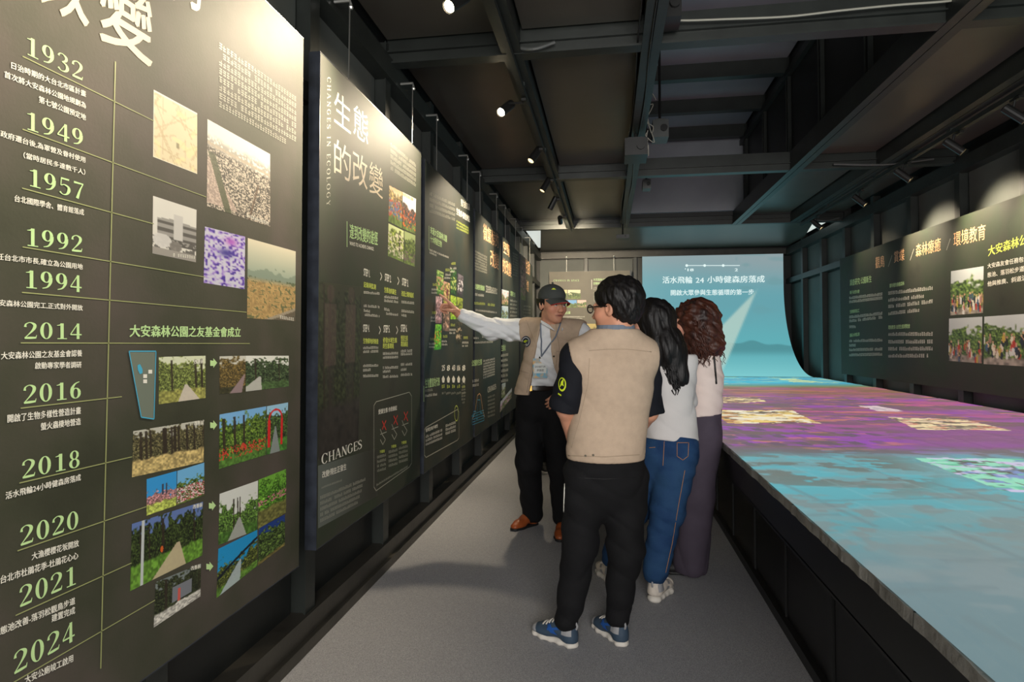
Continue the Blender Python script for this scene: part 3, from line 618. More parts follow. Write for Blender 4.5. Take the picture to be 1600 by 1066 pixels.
p.line('dim', rbox(663, 668, 715, 717, 640, 688, 4), .006); p.line('lime', [(713 + 3 * math.cos(a), 646 + 12 * math.sin(a)) for a in np.linspace(0, 6.28, 14)], .008)
p.text('white', '發現生態多樣性', (665, 676), (684, 668), 6, bold=.02)
for k in range(3): p.greek('white', (665, 685 + 6 * k), (691, 674 + 6 * k), 4); p.greek('white', (696, 668 + 6 * k), (712, 662 + 6 * k), 4)
for (x, y) in ((676, 447), (675, 491), (672, 532), (696, 424), (705, 414), (704, 510), (692, 528), (724, 530)):
    p.greek('lime', (x, y), (x + 7, y), 4, n=4); p.greek('white', (x - 2, y + 7), (x + 8, y + 7), 3, n=6); p.greek('white', (x - 2, y + 12), (x + 7, y + 12), 3, n=6)
p.flush(b3)
for k, (q, c1, c2, fl) in enumerate((([(682, 421), (693, 426), (693, 462), (682, 460)], (70, 130, 40), (180, 200, 120), (220, 150, 130)), ([(681, 463), (691, 464), (690, 505), (680, 505)], (150, 110, 120), (214, 190, 196), (90, 80, 90)),
        ([(680, 507), (690, 507), (689, 546), (678, 547)], (60, 160, 40), (140, 210, 60), (230, 160, 50)), ([(693, 439), (703, 443), (702, 477), (693, 474)], (150, 160, 60), (220, 170, 150), (120, 40, 60)),
        ([(693, 476), (702, 479), (702, 518), (692, 517)], (110, 90, 80), (196, 160, 140), (60, 50, 40)), ([(704, 461), (713, 464), (712, 499), (704, 499)], (120, 170, 40), (200, 220, 80), (90, 60, 40)),
        ([(704, 419), (713, 424), (713, 463), (704, 460)], (30, 60, 30), (70, 120, 50), (200, 210, 120)), ([(715, 427), (724, 432), (723, 464), (715, 461)], (50, 46, 50), (120, 110, 120), (214, 210, 214)),
        ([(714, 464), (723, 467), (722, 500), (713, 499)], (110, 130, 40), (176, 190, 70), (60, 60, 30)), ([(713, 503), (722, 503), (720, 538), (712, 538)], (30, 34, 26), (90, 80, 60), (200, 180, 150)))):
    photo(b3, LP, q, park(30, 16, 200 + k, sky=c2, tree=c1, tree2=c2, ground=c1, skyf=.05, gf=.15, flowers=[fl], fl_y=(.25, .75)), OFF)

# ---- board 4, 5, 6
b4 = board('information_board', 'fourth board on the left wall, with a small outlined bar chart low down', YL(742), YL(782.5), .49, 2.57, 'print_teal', (YL(742) + .3, YL(782) - .15), t=.03)
p = Print(LP, OFF)
p.text('orange', '微氣候的', (755, 374), (779, 389), 26, bold=.0); p.text('orange', '改變', (766, 416), (779, 422), 27, bold=.0)
for i in range(7): p.greek('dim', (741.8, 394 + 4.6 * i), (761, 404 + 4 * i), 3, seed=i)
p.text('green', '公園裡的微氣候', (742, 452), (757, 455), 9, bold=.02)
for i in range(3): p.greek('white', (759, 449 + 4 * i), (777, 454 + 3 * i), 3)
p.greek('white', (741, 462), (756, 464), 4); p.greek('lime', (741, 476), (758, 477), 4); p.greek('lime', (762, 478), (773, 479), 4); p.greek('white', (743, 486), (776, 490), 3)
p.greek('white', (740, 530), (748, 530), 3); p.greek('white', (753, 528), (766, 528), 4); p.greek('white', (741, 537), (770, 536), 3)
p.text('green', '公園的生態', (737, 573), (753, 570), 10, bold=.02)
for i in range(7): p.greek('white', (755, 566 + 4.4 * i), (773, 562 + 4 * i), 3)
for i in range(2): p.greek('white', (738, 598 + 7 * i), (748, 596 + 7 * i), 4)
p.text('white', 'CHANGES', (762, 614), (775, 608), 9, font='serif')
for i in range(6): p.greek('dim', (762, 623 + 6 * i), (773, 619 + 6 * i), 3)
p.line('orange', [(738, 655), (742, 645), (746, 618), (749, 615), (751, 618), (754, 640), (757, 652)], .008)
p.line('blue', [(737, 664), (737, 650), (740, 650), (740, 643), (744, 643), (744, 655), (746, 655), (746, 625), (750, 625), (750, 645), (753, 645), (753, 650), (756, 650), (756, 658)], .007)
for k in range(5): p.line('blue', [(738, 664 - 4 * k), (756, 657 - 4 * k)], .005)
p.flush(b4)
b5 = board('information_board', 'fifth board on the left wall, just beyond the one with the bar chart', YL(785), YL(811), .49, 2.57, 'print_teal', (YL(785) + .3, YL(811) - .2), t=.03)
p = Print(LP, OFF); p.text('orange', '空間', (786.5, 395), (796, 402), 20, bold=0); p.text('orange', '的改變', (785.5, 426), (799, 434), 24, bold=0)
for i in range(9): p.greek('dim', (801, 397 + 4.2 * i), (809, 401 + 4 * i), 3)
p.text('green', '公園的空間', (797, 462), (805, 465), 8, bold=.02)
for i in range(7): p.greek('white', (797, 471 + 6 * i), (808, 473 + 5.6 * i), 3)
p.text('green', '生態化', (783.5, 549), (790, 548), 10, bold=.02)
for i in range(6): p.greek('white', (783, 558 + 8 * i), (794, 556 + 8 * i), 4)
p.flush(b5)
for q, fl in (([(784, 452), (795, 455), (794, 477), (784, 476)], (220, 160, 150)), ([(784, 478), (794, 479), (794, 500), (783, 500)], (150, 190, 220)), ([(784, 600), (790, 598), (789, 620), (783, 623)], (200, 200, 190)), ([(782, 628), (800, 606), (799, 622), (781, 646)], (214, 170, 214))):
    photo(b5, LP, q, park(26, 18, int(q[0][1]), tree=(80, 90, 60), tree2=(170, 180, 130), flowers=[fl], fl_y=(.1, .9)), OFF)
b6 = board('information_board', 'sixth and farthest board on the left wall, with blossom pictures, above the pointing arm', YL(813), YL(832), .49, 2.57, 'print_teal', (YL(813) + .3, YL(832) - .2), t=.03)
p = Print(LP, OFF); p.text('orange', '生活的', (822, 427), (828, 431), 22, bold=0); p.text('orange', '改變', (822, 454), (826, 457), 18, bold=0)
for i in range(4): p.greek('dim', (818, 480 + 5 * i), (829, 481 + 5 * i), 3)
p.flush(b6)
photo(b6, LP, [(813.5, 398), (822, 404), (821, 470), (813.5, 468)], park(50, 16, 900, sky=(110, 90, 80), tree=(90, 76, 66), tree2=(190, 150, 150), flowers=[(170, 120, 130)], fl_y=(.1, .9), trunks=2), OFF)

# ---- board hung on the back wall
BP = ('y', 11.98)
A_, B_ = onp(BP, 858, 425), onp(BP, 985, 600)
bb = thing('information_board', 'pale taupe board hanging on the far wall left of the projection', 'information board', ((A_[0] + B_[0]) / 2, 12.0, .6))
build(MB().box(A_[0], 11.98, .6, B_[0], 11.99, A_[2]), 'printed_face', 'print_back', bb)
build(MB().box(A_[0] - .003, 11.991, .597, B_[0] + .03, 12.02, A_[2] + .003), 'frame', 'board_edge', bb)
for u in (885, 959):
    x = onp(BP, u, 400)[0]; w = build(MB().tube([(x, 12.0, A_[2] - .01), (x, 12.0, 3.0)], .004, 5), 'hanging_wire', 'wire', bb)
    build(MB().tube([(x, 12.08, 3.01), (x, 12.0, 3.01)], .009, 6).ball((x, 12.0, 2.99), .016, 4), 'hook', 'hook', w)
p = Print(BP, (0, -.003, 0))
p.text('green', 'CHANGES IN SPACE', (865, 440), (905, 440), 3.2, font='serif', sp=.12)
p.line('white', [(924.5, 437), (924.5, 452)], .01)
p.text('green', '大安森林公園', (927, 439), (948, 439), 4, bold=.02); p.text('green', '空間地景改變', (927, 445), (948, 445), 4, bold=.02)
for i in range(2): p.greek('dim', (927, 451 + 2.6 * i), (950, 451 + 2.6 * i), 2)
for i in range(5): p.greek('dim', (927, 459 + 3 * i), (936, 459 + 3 * i), 2)
p.text('green', '從軍營眷村變公園', (866, 491), (891, 491), 4.5, bold=.02)
for i in range(8): p.greek('white', (866, 496 + 3 * i), (914 - 4 * (i % 3), 496 + 3 * i), 1.8)
p.flush(bb)
for k, (q, kw) in enumerate((([(868, 453), (886, 453), (886, 467), (868, 467)], dict(sky=(220, 214, 160))), ([(887, 453), (907, 453), (907, 467), (887, 467)], dict(sky=(230, 226, 190), skyf=.4)),
                             ([(883, 469), (901, 469), (901, 481), (883, 481)], dict(sky=(120, 180, 236), skyf=.4)), ([(902, 469), (916, 469), (916, 481), (902, 481)], dict(sky=(226, 200, 190), flowers=[(226, 180, 160)])),
                             ([(905, 506), (984, 506), (984, 560), (880, 560)], dict(sky=(196, 176, 110), skyf=.05, gf=.1, tree=(120, 110, 74), tree2=(206, 190, 130), ground=(150, 140, 90))))):
    photo(bb, BP, q, park(30, 30 if k < 4 else 60, 300 + k, **kw), (0, -.002, 0))

# ---- long board on the right wall
RP = ('x', 3.25); yA = float(onp(RP, 1313, 450)[1])
br = thing('information_board', 'wide board on the right wall above the table with three crowd photos', 'information board', (3.27, (3.4 + yA) / 2, .9))
build(MB().box(3.25, 3.4, .9, 3.254, yA, 2.52), 'printed_face', 'print2', br)
build(MB().box(3.2545, 3.4, .9, 3.285, yA, 2.52).box(3.249, yA, .897, 3.285, yA + .004, 2.523), 'frame', 'board_edge', br)
for y in (3.9, 5.4, 6.9, 8.6):
    w = build(MB().box(3.27, y - .02, 1.2, 3.334, y + .02, 2.45), 'standoff', 'board_edge', br)
p = Print(RP, (-.003, 0, 0))
p.text('orange', '觀鳥', (1368, 420), (1382, 417), 18, bold=0); p.text('orange', '賞蝶', (1397, 411), (1413, 407), 18, bold=0); p.text('orange', '森林療癒', (1431, 402), (1470, 392), 20, bold=0); p.text('orange', '環境教育', (1490, 386), (1540, 374), 23, bold=0)
for x, y in ((1391, 408), (1425, 398), (1482, 382)): p.line('dim', [(x + 3, y - 9), (x - 3, y + 9)], .008)
p.text('lime', '大安森林公園之友基金會', (1544, 401), (1700, 352), 16, bold=.02)
for k in range(3): p.text('white', ('大安森友會任務包含:生態跳島、螢火蟲', '態池、落羽松步道、杜鵑花心心、大安', '他與推廣、斜道活水改善、志工培訓')[k], (1543, 420 + 14 * k), (1680, 394 + 16 * k), 8, bold=.01)
p.text('green', '調查研究·公園新生', (1328, 447), (1362, 441), 10, bold=.01)
for s_, y in (('親子自然大使', 460), ('生態保育志工', 490), ('園區水質監測', 527)): p.text('green', s_, (1328, y), (1343, y - 2), 5.5, bold=.02)
for y, f_ in ((468, 1), (474, 1), (498, 1), (504, 1), (513, .2), (535, 1), (542, .2), (549, 1), (557, 1)): p.greek('white', (1327, y), (1327 + 52 * f_, y - (6 if y < 505 else 1) * f_), 4)
p.text('green', '都市裡的療癒森林', (1390, 450), (1413, 446), 6.5, bold=.02); p.text('green', '環境教育·自然生態博覽會', (1388, 515), (1422, 513), 6.5, bold=.02)
for y, f_ in ((461, 1), (472, .8), (482, 1), (493, .7), (525, 1), (537, 1), (548, 1), (559, .9)): p.greek('white', (1388, y), (1388 + 70 * f_, y - (8 if y < 500 else 0) * f_), 5)
p.flush(br)
photo(br, RP, [(1486, 424), (1537, 416), (1536, 489), (1485, 493)], pic_crowd(60, 44, 41), (-.003, 0, 0), label='photo of a crowd under a grey sky')
photo(br, RP, [(1483, 498), (1535, 495), (1534, 568), (1482, 564)], pic_crowd(60, 44, 45), (-.003, 0, 0), label='photo of people on a garden path')
photo(br, RP, [(1538, 495), (1625, 489), (1624, 574), (1537, 569)], pic_crowd(60, 70, 47, .2), (-.003, 0, 0), label='photo of people beneath a spreading tree')
# ------------------------------------------------------------------ projection screen and table
TZ = .775; TX0 = .655; TX1 = 3.325
def smooth(a, b, x): t = np.clip((x - a) / (b - a), 0, 1); return t * t * (3 - 2 * t)
def wn(x, y, seed):          # value noise on arbitrary arrays
    r = np.random.RandomState(seed).rand(256, 256); xi = np.floor(x).astype(int); yi = np.floor(y).astype(int); fx = x - xi; fy = y - yi
    fx = fx * fx * (3 - 2 * fx); fy = fy * fy * (3 - 2 * fy); g = lambda i, j: r[j % 256, i % 256]
    return (g(xi, yi) * (1 - fx) + g(xi + 1, yi) * fx) * (1 - fy) + (g(xi, yi + 1) * (1 - fx) + g(xi + 1, yi + 1) * fx) * fy
def emitmat(name, st, base=(60, 60, 60), rough=.6):
    m = bpy.data.materials.new(name); m.use_nodes = True; nt = m.node_tree; b = nt.nodes['Principled BSDF']
    a = nt.nodes.new('ShaderNodeAttribute'); a.attribute_name = 'Col'; b.inputs['Base Color'].default_value = lc(*base); b.inputs['Roughness'].default_value = rough
    nt.links.new(a.outputs['Color'], b.inputs['Emission Color']); b.inputs['Emission Strength'].default_value = st; return m
M['screen'] = emitmat('projection painted as glow on screen', .8, (30, 30, 30)); M['tabletop'] = emitmat('projection painted as glow on plaster', .8, (52, 52, 50), .5)  # projector light is put into both surfaces as self-glowing colour
NX, NS = 90, 150
prof = [(12.03, 2.99 - i * .012 * 0) for i in range(0)]
ss = np.linspace(0, 1, NS); py, pz_ = [], []
L1 = 2.99 - 2.405; R = 1.62; L2 = math.pi / 2 * R; tot = L1 + L2
for s_ in ss * tot:
    if s_ < L1: py.append(12.03); pz_.append(2.99 - s_)
    else:
        a = (s_ - L1) / R; py.append(12.03 - R + R * math.cos(a)); pz_.append(2.405 - R * math.sin(a))
XS = np.linspace(.66, 3.235, NX); Pg = np.array([[(x, y, z) for x in XS] for y, z in zip(py, pz_)])
u, v = proj(Pg)
def mix3(a, b, t): return np.array(a) * (1 - t[..., None]) + np.array(b) * t[..., None]
img = mix3((140, 158, 162), (100, 160, 170), smooth(400, 470, v + (1225 - u) * .06)); img = img * (1 - smooth(470, 540, v)[..., None]) + np.array((96, 172, 180)) * smooth(470, 540, v)[..., None]
img = img * (1 - smooth(545, 592, v)[..., None]) + np.array((120, 194, 198)) * smooth(545, 592, v)[..., None]
nz = wn(u / 22, v / 9, 3); img = mixc(img, (104, 148, 152), smooth(.55, .8, nz) * smooth(520, 450, v) * .4 * (u > 1150))
mt = 540 - 9 * np.exp(-((u - 1175) / 18) ** 2) - 5 * np.exp(-((u - 1140) / 15) ** 2) - 3 * np.exp(-((u - 1215) / 15) ** 2); img = img * (1 - .16 * smooth(0, 2, v - mt) * smooth(560, 545, v))[..., None]
lft = 1187 - (v - 446) * .98; rgt = 1188 - (v - 446) * .42
bm = (v > 446) * smooth(0, 6, u - lft) * smooth(0, 5, rgt - u) * smooth(600, 560, v); bm = np.maximum(bm, 0); img = mixc(img, (186, 208, 196), bm * .78)
i = (np.arange(NS - 1)[:, None] * NX + np.arange(NX - 1)[None]).ravel(); fs = np.stack([i, i + 1, i + 1 + NX, i + NX], 1)
scr = mobj('projection_screen', Pg.reshape(-1, 3), fs, 'screen', None, smooth=True, colors=lin(img).reshape(-1, 3))
tag(scr, 'teal projection screen on the far wall, curving down to the table, with white characters', 'screen')
bk = Pg.reshape(-1, 3) + [0, .012, -.012]
build(MB().add(bk, [tuple(f[::-1]) for f in fs.tolist()]), 'backing', 'board_edge', scr)
sm = bpy.data.materials.new('projection lettering painted as glow'); sm.use_nodes = True; b_ = sm.node_tree.nodes['Principled BSDF']
b_.inputs['Emission Color'].default_value = (.75, .9, .88, 1); b_.inputs['Emission Strength'].default_value = .8; b_.inputs['Base Color'].default_value = (.05, .05, .05, 1)
M['ink_glow'] = sm  # letters glow by themselves in place of projector light
p = Print(('y', 12.008), (0, -.006, 0))
p.text('glow', '活水飛輪', (1035, 443), (1082, 443), 11, bold=.015); p.text('glow', '24', (1087, 442), (1100, 442), 8, bold=.01); p.text('glow', '小時健森房落成', (1105, 442.5), (1195, 441.5), 11, bold=.015)
p.text('glow', '開啟大眾參與生態循環的第一步', (1048, 462), (1178, 461), 9, bold=.015)
p.text('glow', "'18", (1070, 424), (1084, 424), 4.5, bold=.02); p.text('glow', '2', (1148, 424), (1153, 424), 4.5, bold=.02)
p.line('glow', [(1073, 415), (1156, 415)], .012)
for x in (1073, 1101, 1130): p.poly('glow', [(x + 2.2 * math.cos(a), 415 + 2.2 * math.sin(a)) for a in np.linspace(0, 6.28, 9)[:-1]])
p.flush(scr)

# table
tb = thing('display_table', 'long low table with white plaster top glowing with a painted-in magenta and cyan projected map', 'table', (2.0, 5.0, 0))
TY0, TY1 = -1.2, 10.41
nx, ny = 400, 640
gx = np.linspace(TX0, TX1, nx); gy = TY0 + (TY1 - TY0) * np.linspace(0, 1, ny)
X, Y = np.meshgrid(gx, gy); Zr = np.zeros_like(X)
P3 = np.stack([X, Y, np.full_like(X, TZ)], -1)
d_ = P3 @ FWD; dd = np.maximum(d_, .25); vv = 533 + F * (CH - TZ) / dd; r_ = P3 @ RGT; uu = 800 + F * r_ / dd
uu = np.where(d_ < .3, 3000, uu)
def N2(sx, sy, s): return wn(X * sx + 7.3, Y * sy + 3.1, s)
base = mix3((108, 166, 174), (128, 154, 160), smooth(800, 900, vv + (uu - 1400) * .1))
base = base * (1 - smooth(3.6, 1.0, Y)[..., None] * .12)
base = mixc(base, (104, 130, 136), smooth(900, 1050, vv) * .55)
base = mixc(base, (92, 176, 188), smooth(700, 740, vv) * smooth(840, 745, vv) * .6)
FB = lambda sx, sy, sd: N2(sx, sy, sd) * .5 + N2(sx * 2.1, sy * 2.1, sd + 100) * .3 + N2(sx * 4.3, sy * 4.3, sd + 200) * .2
st = lambda a, w, x: smooth(a - w, a + w, x)
# streets in two directions; the map is turned a little against the table
ca, sa = math.cos(.22), math.sin(.22); U_ = X * ca + Y * sa; V_ = -X * sa + Y * ca
def streets(per, w, sd):
    ju = wn(np.floor(V_ / per) * 1.3, 0 * U_, sd) * per; jv = wn(np.floor(U_ / per) * 1.7, 0 * V_, sd + 1) * per
    return np.maximum(st(w, w * .5, -np.minimum((U_ + ju) % per, per - (U_ + ju) % per) + 2 * w), st(w, w * .5, -np.minimum((V_ + jv) % per, per - (V_ + jv) % per) + 2 * w))
s1, s2 = streets(.62, .012, 61), streets(.31, .007, 63)
# cyan half
img = base.copy()
img = mixc(img, (128, 150, 152), st(.53, .05, FB(4, 7, 23)) * smooth(1080, 820, vv) * .55)
img = mixc(img, (112, 116, 110), st(.535, .02, FB(5, 10, 20)) * smooth(704, 716, vv) * smooth(790, 745, vv) * smooth(1470, 1360, uu - (vv - 720) * 1.2) * .85)
img = mixc(img, (126, 138, 138), st(.56, .02, FB(7, 9, 21)) * smooth(740, 765, vv) * smooth(930, 820, vv) * .75)
img = mixc(img, (136, 148, 150), st(.60, .03, FB(4, 6, 29)) * smooth(840, 900, vv) * .5)
img = mixc(img, (110, 128, 132), s1 * .45 * smooth(700, 730, vv)); img = mixc(img, (150, 190, 196), s2 * .22 * smooth(900, 760, vv) * smooth(700, 720, vv))
# magenta half
pu = mix3((146, 82, 172), (152, 92, 146), st(.5, .2, FB(1.5, 2.5, 11))); pu = mixc(pu, (178, 96, 128), st(.56, .05, FB(1.6, 5, 13)) * smooth(690, 640, vv) * .8); pu = mixc(pu, (122, 96, 108), st(.52, .05, FB(2.2, 7, 12)) * .75)
pu = mixc(pu, (116, 102, 92), st(.565, .02, FB(3.0, 7, 22)) * .8); pu = mixc(pu, (206, 130, 110), st(.66, .02, FB(3, 11, 25)) * .7)
big = smooth(1350, 1420, uu - (vv - 650) * .6) * st(668, 4, vv); pu = mixc(pu, (138, 88, 138), big * .8)
bx = ((U_ * 6.5 % 1 < .46) & (V_ * 3.6 % 1 < .42) & (wn(np.floor(U_ * 6.5) * 1.7, np.floor(V_ * 3.6) * 2.3, 19) > .38)) * 1.
pu = mixc(pu, (108, 92, 104), bx * smooth(662, 668, vv) * (1 - big) * .9 * smooth(1420, 1340, uu))
pu = mixc(pu, (118, 86, 112), s1 * .5); pu = mixc(pu, (196, 120, 190), s2 * .18)
edge = 704 + 10 * (FB(2, 3, 14) - .5) + (uu - 1150) * .012
m = smooth(9, -9, vv - edge); img = img * (1 - m[..., None]) + pu * m[..., None]
img = mixc(img, (112, 104, 104), np.exp(-((vv - edge) / 7) ** 2) * st(.5, .03, FB(4, 8, 27)) * .8)
# brown band, then green and blue toward the screen
br_ = mix3((132, 104, 84), (156, 100, 112), st(.5, .1, FB(1.4, 3, 15))); br_ = mixc(br_, (186, 120, 96), st(.57, .03, FB(2.5, 9, 16)) * .7)
m = smooth(624, 612, vv + 8 * (FB(2, 3, 17) - .5)) * smooth(1080, 1200, uu + (618 - vv) * 6); img = img * (1 - m[..., None]) + br_ * m[..., None]
m = smooth(607, 602.5, vv); cy = mix3((86, 160, 184), (116, 140, 96), smooth(599, 605, vv)); cy = mixc(cy, (70, 176, 200), st(.54, .03, FB(2, 6, 28)) * smooth(601, 598, vv)); cy = mixc(cy, (196, 218, 160), st(.64, .02, FB(3, 14, 18)) * (vv < 600) * .8)
img = img * (1 - m[..., None]) + cy * m[..., None]
# bright photographic patches
def patch(quad, cols, dark, sc=1.0, seed=1, keep=.55):
    global img
    q = np.array(quad, float); ins = np.ones_like(uu, bool); n = len(q); wob = 5 * (FB(6, 9, seed + 3) - .5)
    for k in range(n):
        a, b = q[k], q[(k + 1) % n]; e = np.hypot(*(b - a)); ins &= (((b[0] - a[0]) * (vv - a[1]) - (b[1] - a[1]) * (uu - a[0])) / e) >= wob * .6
    c = np.ones_like(img) * np.array(dark); c = mixc(c, img.mean((0, 1)), st(.5, .1, FB(5, 9, seed)) * .3)
    for j, cc in enumerate(cols): c = mixc(c, cc, st(keep, .03, FB(9 * sc, 16 * sc, seed + 5 + j * 3)) * .95)
    img = np.where(ins[..., None], c, img)
patch([(1115, 621), (1180, 621), (1197, 628), (1115, 630)], [(200, 160, 110), (236, 214, 160)], (130, 100, 90), seed=31)
patch([(1110, 640), (1236, 642), (1280, 661), (1135, 661)], [(196, 140, 90), (238, 206, 120), (236, 226, 200)], (116, 98, 78), seed=33)
patch([(1340, 634), (1372, 635), (1410, 643), (1372, 643)], [(226, 206, 206)], (206, 180, 186), seed=35)
patch([(1385, 652), (1500, 654), (1575, 673), (1432, 671)], [(206, 130, 110), (222, 190, 170), (236, 216, 170)], (116, 100, 84), seed=37)
patch([(1425, 716), (1640, 716), (1640, 770), (1560, 766)], [(130, 150, 200), (110, 196, 160), (206, 196, 226), (150, 220, 190)], (100, 102, 96), sc=1.1, seed=39)
patch([(1213, 592), (1240, 592), (1278, 597), (1240, 597)], [(214, 226, 150)], (150, 200, 180), seed=41)
# fine relief of the plaster city: low blocks
Zr = .003 * ((N2(5.5, 4.2, 50) > .55) & (X > TX0 + .05)) + .0015 * N2(30, 30, 51)
Zr = Zr * smooth(0, .04, X - TX0)
P3[..., 2] = TZ + Zr
i = (np.arange(ny - 1)[:, None] * nx + np.arange(nx - 1)[None]).ravel(); fs = np.stack([i, i + 1, i + 1 + nx, i + nx], 1)
fade = smooth(TX0 - .02, TX0 + .05 , X)
mobj('map_surface', P3.reshape(-1, 3), fs, 'tabletop', tb, colors=lin(img).reshape(-1, 3), label='plaster relief surface with the projected map painted in as glow')
# rough plaster rim, in cast lengths
for k in range(13):
    y0 = TY0 + k * .89; y1 = min(y0 + .885, TY1); r = random.Random(k)
    n = 22; vs = []; 
    for j in range(n + 1):
        y = y0 + (y1 - y0) * j / n; e = .006 * r.random()
        vs += [(TX0 + .03 + e * .5, y, TZ - .003), (TX0 + .002 - e, y, TZ - .002 - e), (TX0 - e, y, TZ - .038), (TX0 + .05, y, TZ - .04)]
    fc = [(4 * j + a, 4 * j + a + 1, 4 * j + a + 5, 4 * j + a + 4) for j in range(n) for a in range(3)]
    mobj('plaster_rim', vs, fc, 'plaster', tb)
build(MB().box(TX0 + .04, TY0, TZ - .055, TX1, TY1, TZ - .008), 'tabletop', 'plaster', tb)
build(MB().box(TX0 + .012, TY0, .595, TX0 + .05, TY1, TZ - .056).box(TX0 + .012, TY0, .585, .84, TY1, .6).box(TX0 + .006, TY0, .7, TX0 + .02, TY1, TZ - .04), 'fascia_board', 'fascia', tb)
ys = np.arange(TY0, TY1, .62)
for k, y in enumerate(ys):
    build(MB().box(.835, y + .045, .05, .85, min(y + .575, TY1), .585), 'side_panel', 'fascia', tb)
    build(MB().box(.827, y - .03, .0, .86, y + .03, .585), 'upright', 'fascia', tb)
build(MB().box(.805, TY0, 0, .85, TY1, .05), 'plinth', 'fascia', tb)
build(MB().box(.86, TY0, 0, 3.25, TY1, .585), 'carcass', 'fascia', tb)

# ------------------------------------------------------------------ lighting tracks and lamps
def track(x, y0, y1, z, label):
    t = thing('light_track', label, 'light track', (x, (y0 + y1) / 2, z), 'ceiling light tracks')
    build(MB().box(x - .018, y0, z, x + .018, y1, z + .012).box(x - .018, y0, z + .0125, x - .012, y1, z + .035).box(x + .012, y0, z + .0125, x + .018, y1, z + .035), 'rail', 'steel', t)
    for y in np.arange(y0 + .3, y1, 1.4): build(MB().box(x - .022, y - .03, z + .03, x + .022, y + .03, ZT + .004), 'bracket', 'steel', t)
    return t
track(-.56, -.5, 9.3, 3.02, 'light track under the left ceiling beam, with lamps towards the boards')
track(2.75, -.5, 9.3, 3.02, 'light track along the right side of the ceiling')
def lamp(x, y, z, tgt, label, lit, power=70, lens=True):
    c = np.array([x, y, z]); d = np.array(tgt, float) - c; d /= np.linalg.norm(d); a = c - d * .085; b = c + d * .075
    t = thing('track_light', label, 'spotlight', (x, y, z), 'spotlights on the tracks')
    bd = build(MB().tube([a, a + d * .006, b - d * .004, b], [.026, .032, .032, .031], 16, cap=False).tube([a, a + d * .001], .026, 16).tube([b - d * .012, b - d * .011], .031, 16), 'housing', 'lamp_body', t, smooth=False)
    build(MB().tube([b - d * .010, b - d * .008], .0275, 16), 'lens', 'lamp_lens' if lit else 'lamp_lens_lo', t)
    tx = -.56 if x < 1 else 2.75
    build(MB().tube([c - d * .02, (c[0], c[1], 2.998), (tx, c[1], 2.998)], .008, 6).box(tx - .016, y - .05, 2.995, tx + .016, y + .05, 3.012), 'mount', 'lamp_body', t)
    add_light('spot', 'SPOT', b + d * .01, tgt, power, (1, .84, .60), .05, 84 if x > 1 else 76, 1.0)
names = ['glaring lit', 'bright lit', 'third', 'fourth', 'fifth', 'sixth']
LL = [(-.64, .25, None), (-.64, 1.45, None), (-.70, 2.78, (712, 9)), (-.69, 4.13, (789, 169)), (-.62, 5.22, 0), (-.63, 6.25, 0), (-.63, 7.1, 0), (-.62, 8.1, 0)]
lab = ['lit spotlight on the left track above the camera', 'lit spotlight on the left track just out of view', 'glaring lit spotlight nearest the camera at the top of the left track', 'bright lit spotlight on the left track above the second board', 'black tilted spotlight on the left track, first one beyond the two glaring lamps', 'second unglaring black spotlight down the left track', 'third unglaring black spotlight down the left track', 'farthest small spotlight at the end of the left track']
TG = [(-1.2, -.1, 2.0), (-1.2, .8, 2.05), (-1.2, 1.9, 2.05), (-1.2, 3.15, 2.1), (-1.2, 4.65, 1.9), (-1.2, 5.95, 1.9), (-1.2, 7.2, 1.9), (-.7, 11.6, 2.0)]
for k, (x, y, _) in enumerate(LL):
    lamp(x, y, 2.965, TG[k], lab[k], k in (2, 3), power=[60, 115, 175, 150, 165, 165, 150, 520][k])
labr = ['black spotlight at the right edge, nearest on the right track', 'second spotlight along the right track', 'third spotlight along the right track', 'fourth spotlight along the right track', 'small spotlight at the far end of the right track, before the daylight gap']
for k, (x, y) in enumerate([(2.74, 4.6), (2.72, 5.3), (2.72, 6.15), (2.74, 7.2), (2.74, 8.6)]):
    lamp(x, y, 2.9, (3.28, y - .25, 2.3), labr[k], False, power=[130, 130, 125, 115, 16][k])

# projectors, boxes and cables up in the steelwork
def device(name, label, cat, u, v, d, sz, m='grey_plastic', lensc=True, post=True):
    c = atd(u, v, d); t = thing(name, label, cat, c - np.array([0, 0, sz[2]]))
    build(MB().box(c[0] - sz[0], c[1] - sz[1], c[2] - sz[2], c[0] + sz[0], c[1] + sz[1], c[2] + sz[2]).box(c[0] - sz[0] * .7, c[1] - sz[1] * .7, c[2] + sz[2], c[0] + sz[0] * .7, c[1] + sz[1] * .7, c[2] + sz[2] * 1.25), 'casing', m, t)
    build(MB().tube([(c[0] + sz[0] * .4, c[1] - sz[1] - .02, c[2]), (c[0] + sz[0] * .4, c[1] - sz[1] + .01, c[2])], min(sz[2], sz[0]) * .45, 12), 'lens', 'lamp_body', t)
    if post: build(MB().tube([(c[0], c[1], c[2] + sz[2]), (c[0], c[1], max(c[2] + sz[2] + .05, post if isinstance(post, float) else ZT + .02))], .012, 8), 'mount', 'lamp_body', t)
    return c
device('projector', 'dark bulky projector under the middle ceiling beam', 'projector', 993, 236, 5.0, (.09, .13, .07), 'lamp_body')
device('projector', 'grey projector beside the middle beam with a green light', 'projector', 1031, 206, 5.6, (.07, .1, .08), post=4.26)
device('projector', 'small grey box below the second cross beam, right of the middle beam', 'projector', 1010, 290, 6.9, (.045, .08, .05), post=4.3)
device('wireless_access_point', 'small flat grey device hanging below the far end of the middle beam', 'device', 973, 371, 8.9, (.09, .1, .025))
device('control_box', 'dark box of wires at the top of the middle beam', 'device', 1045, 18, 3.35, (.06, .08, .07), 'lamp_body')
g = MB()
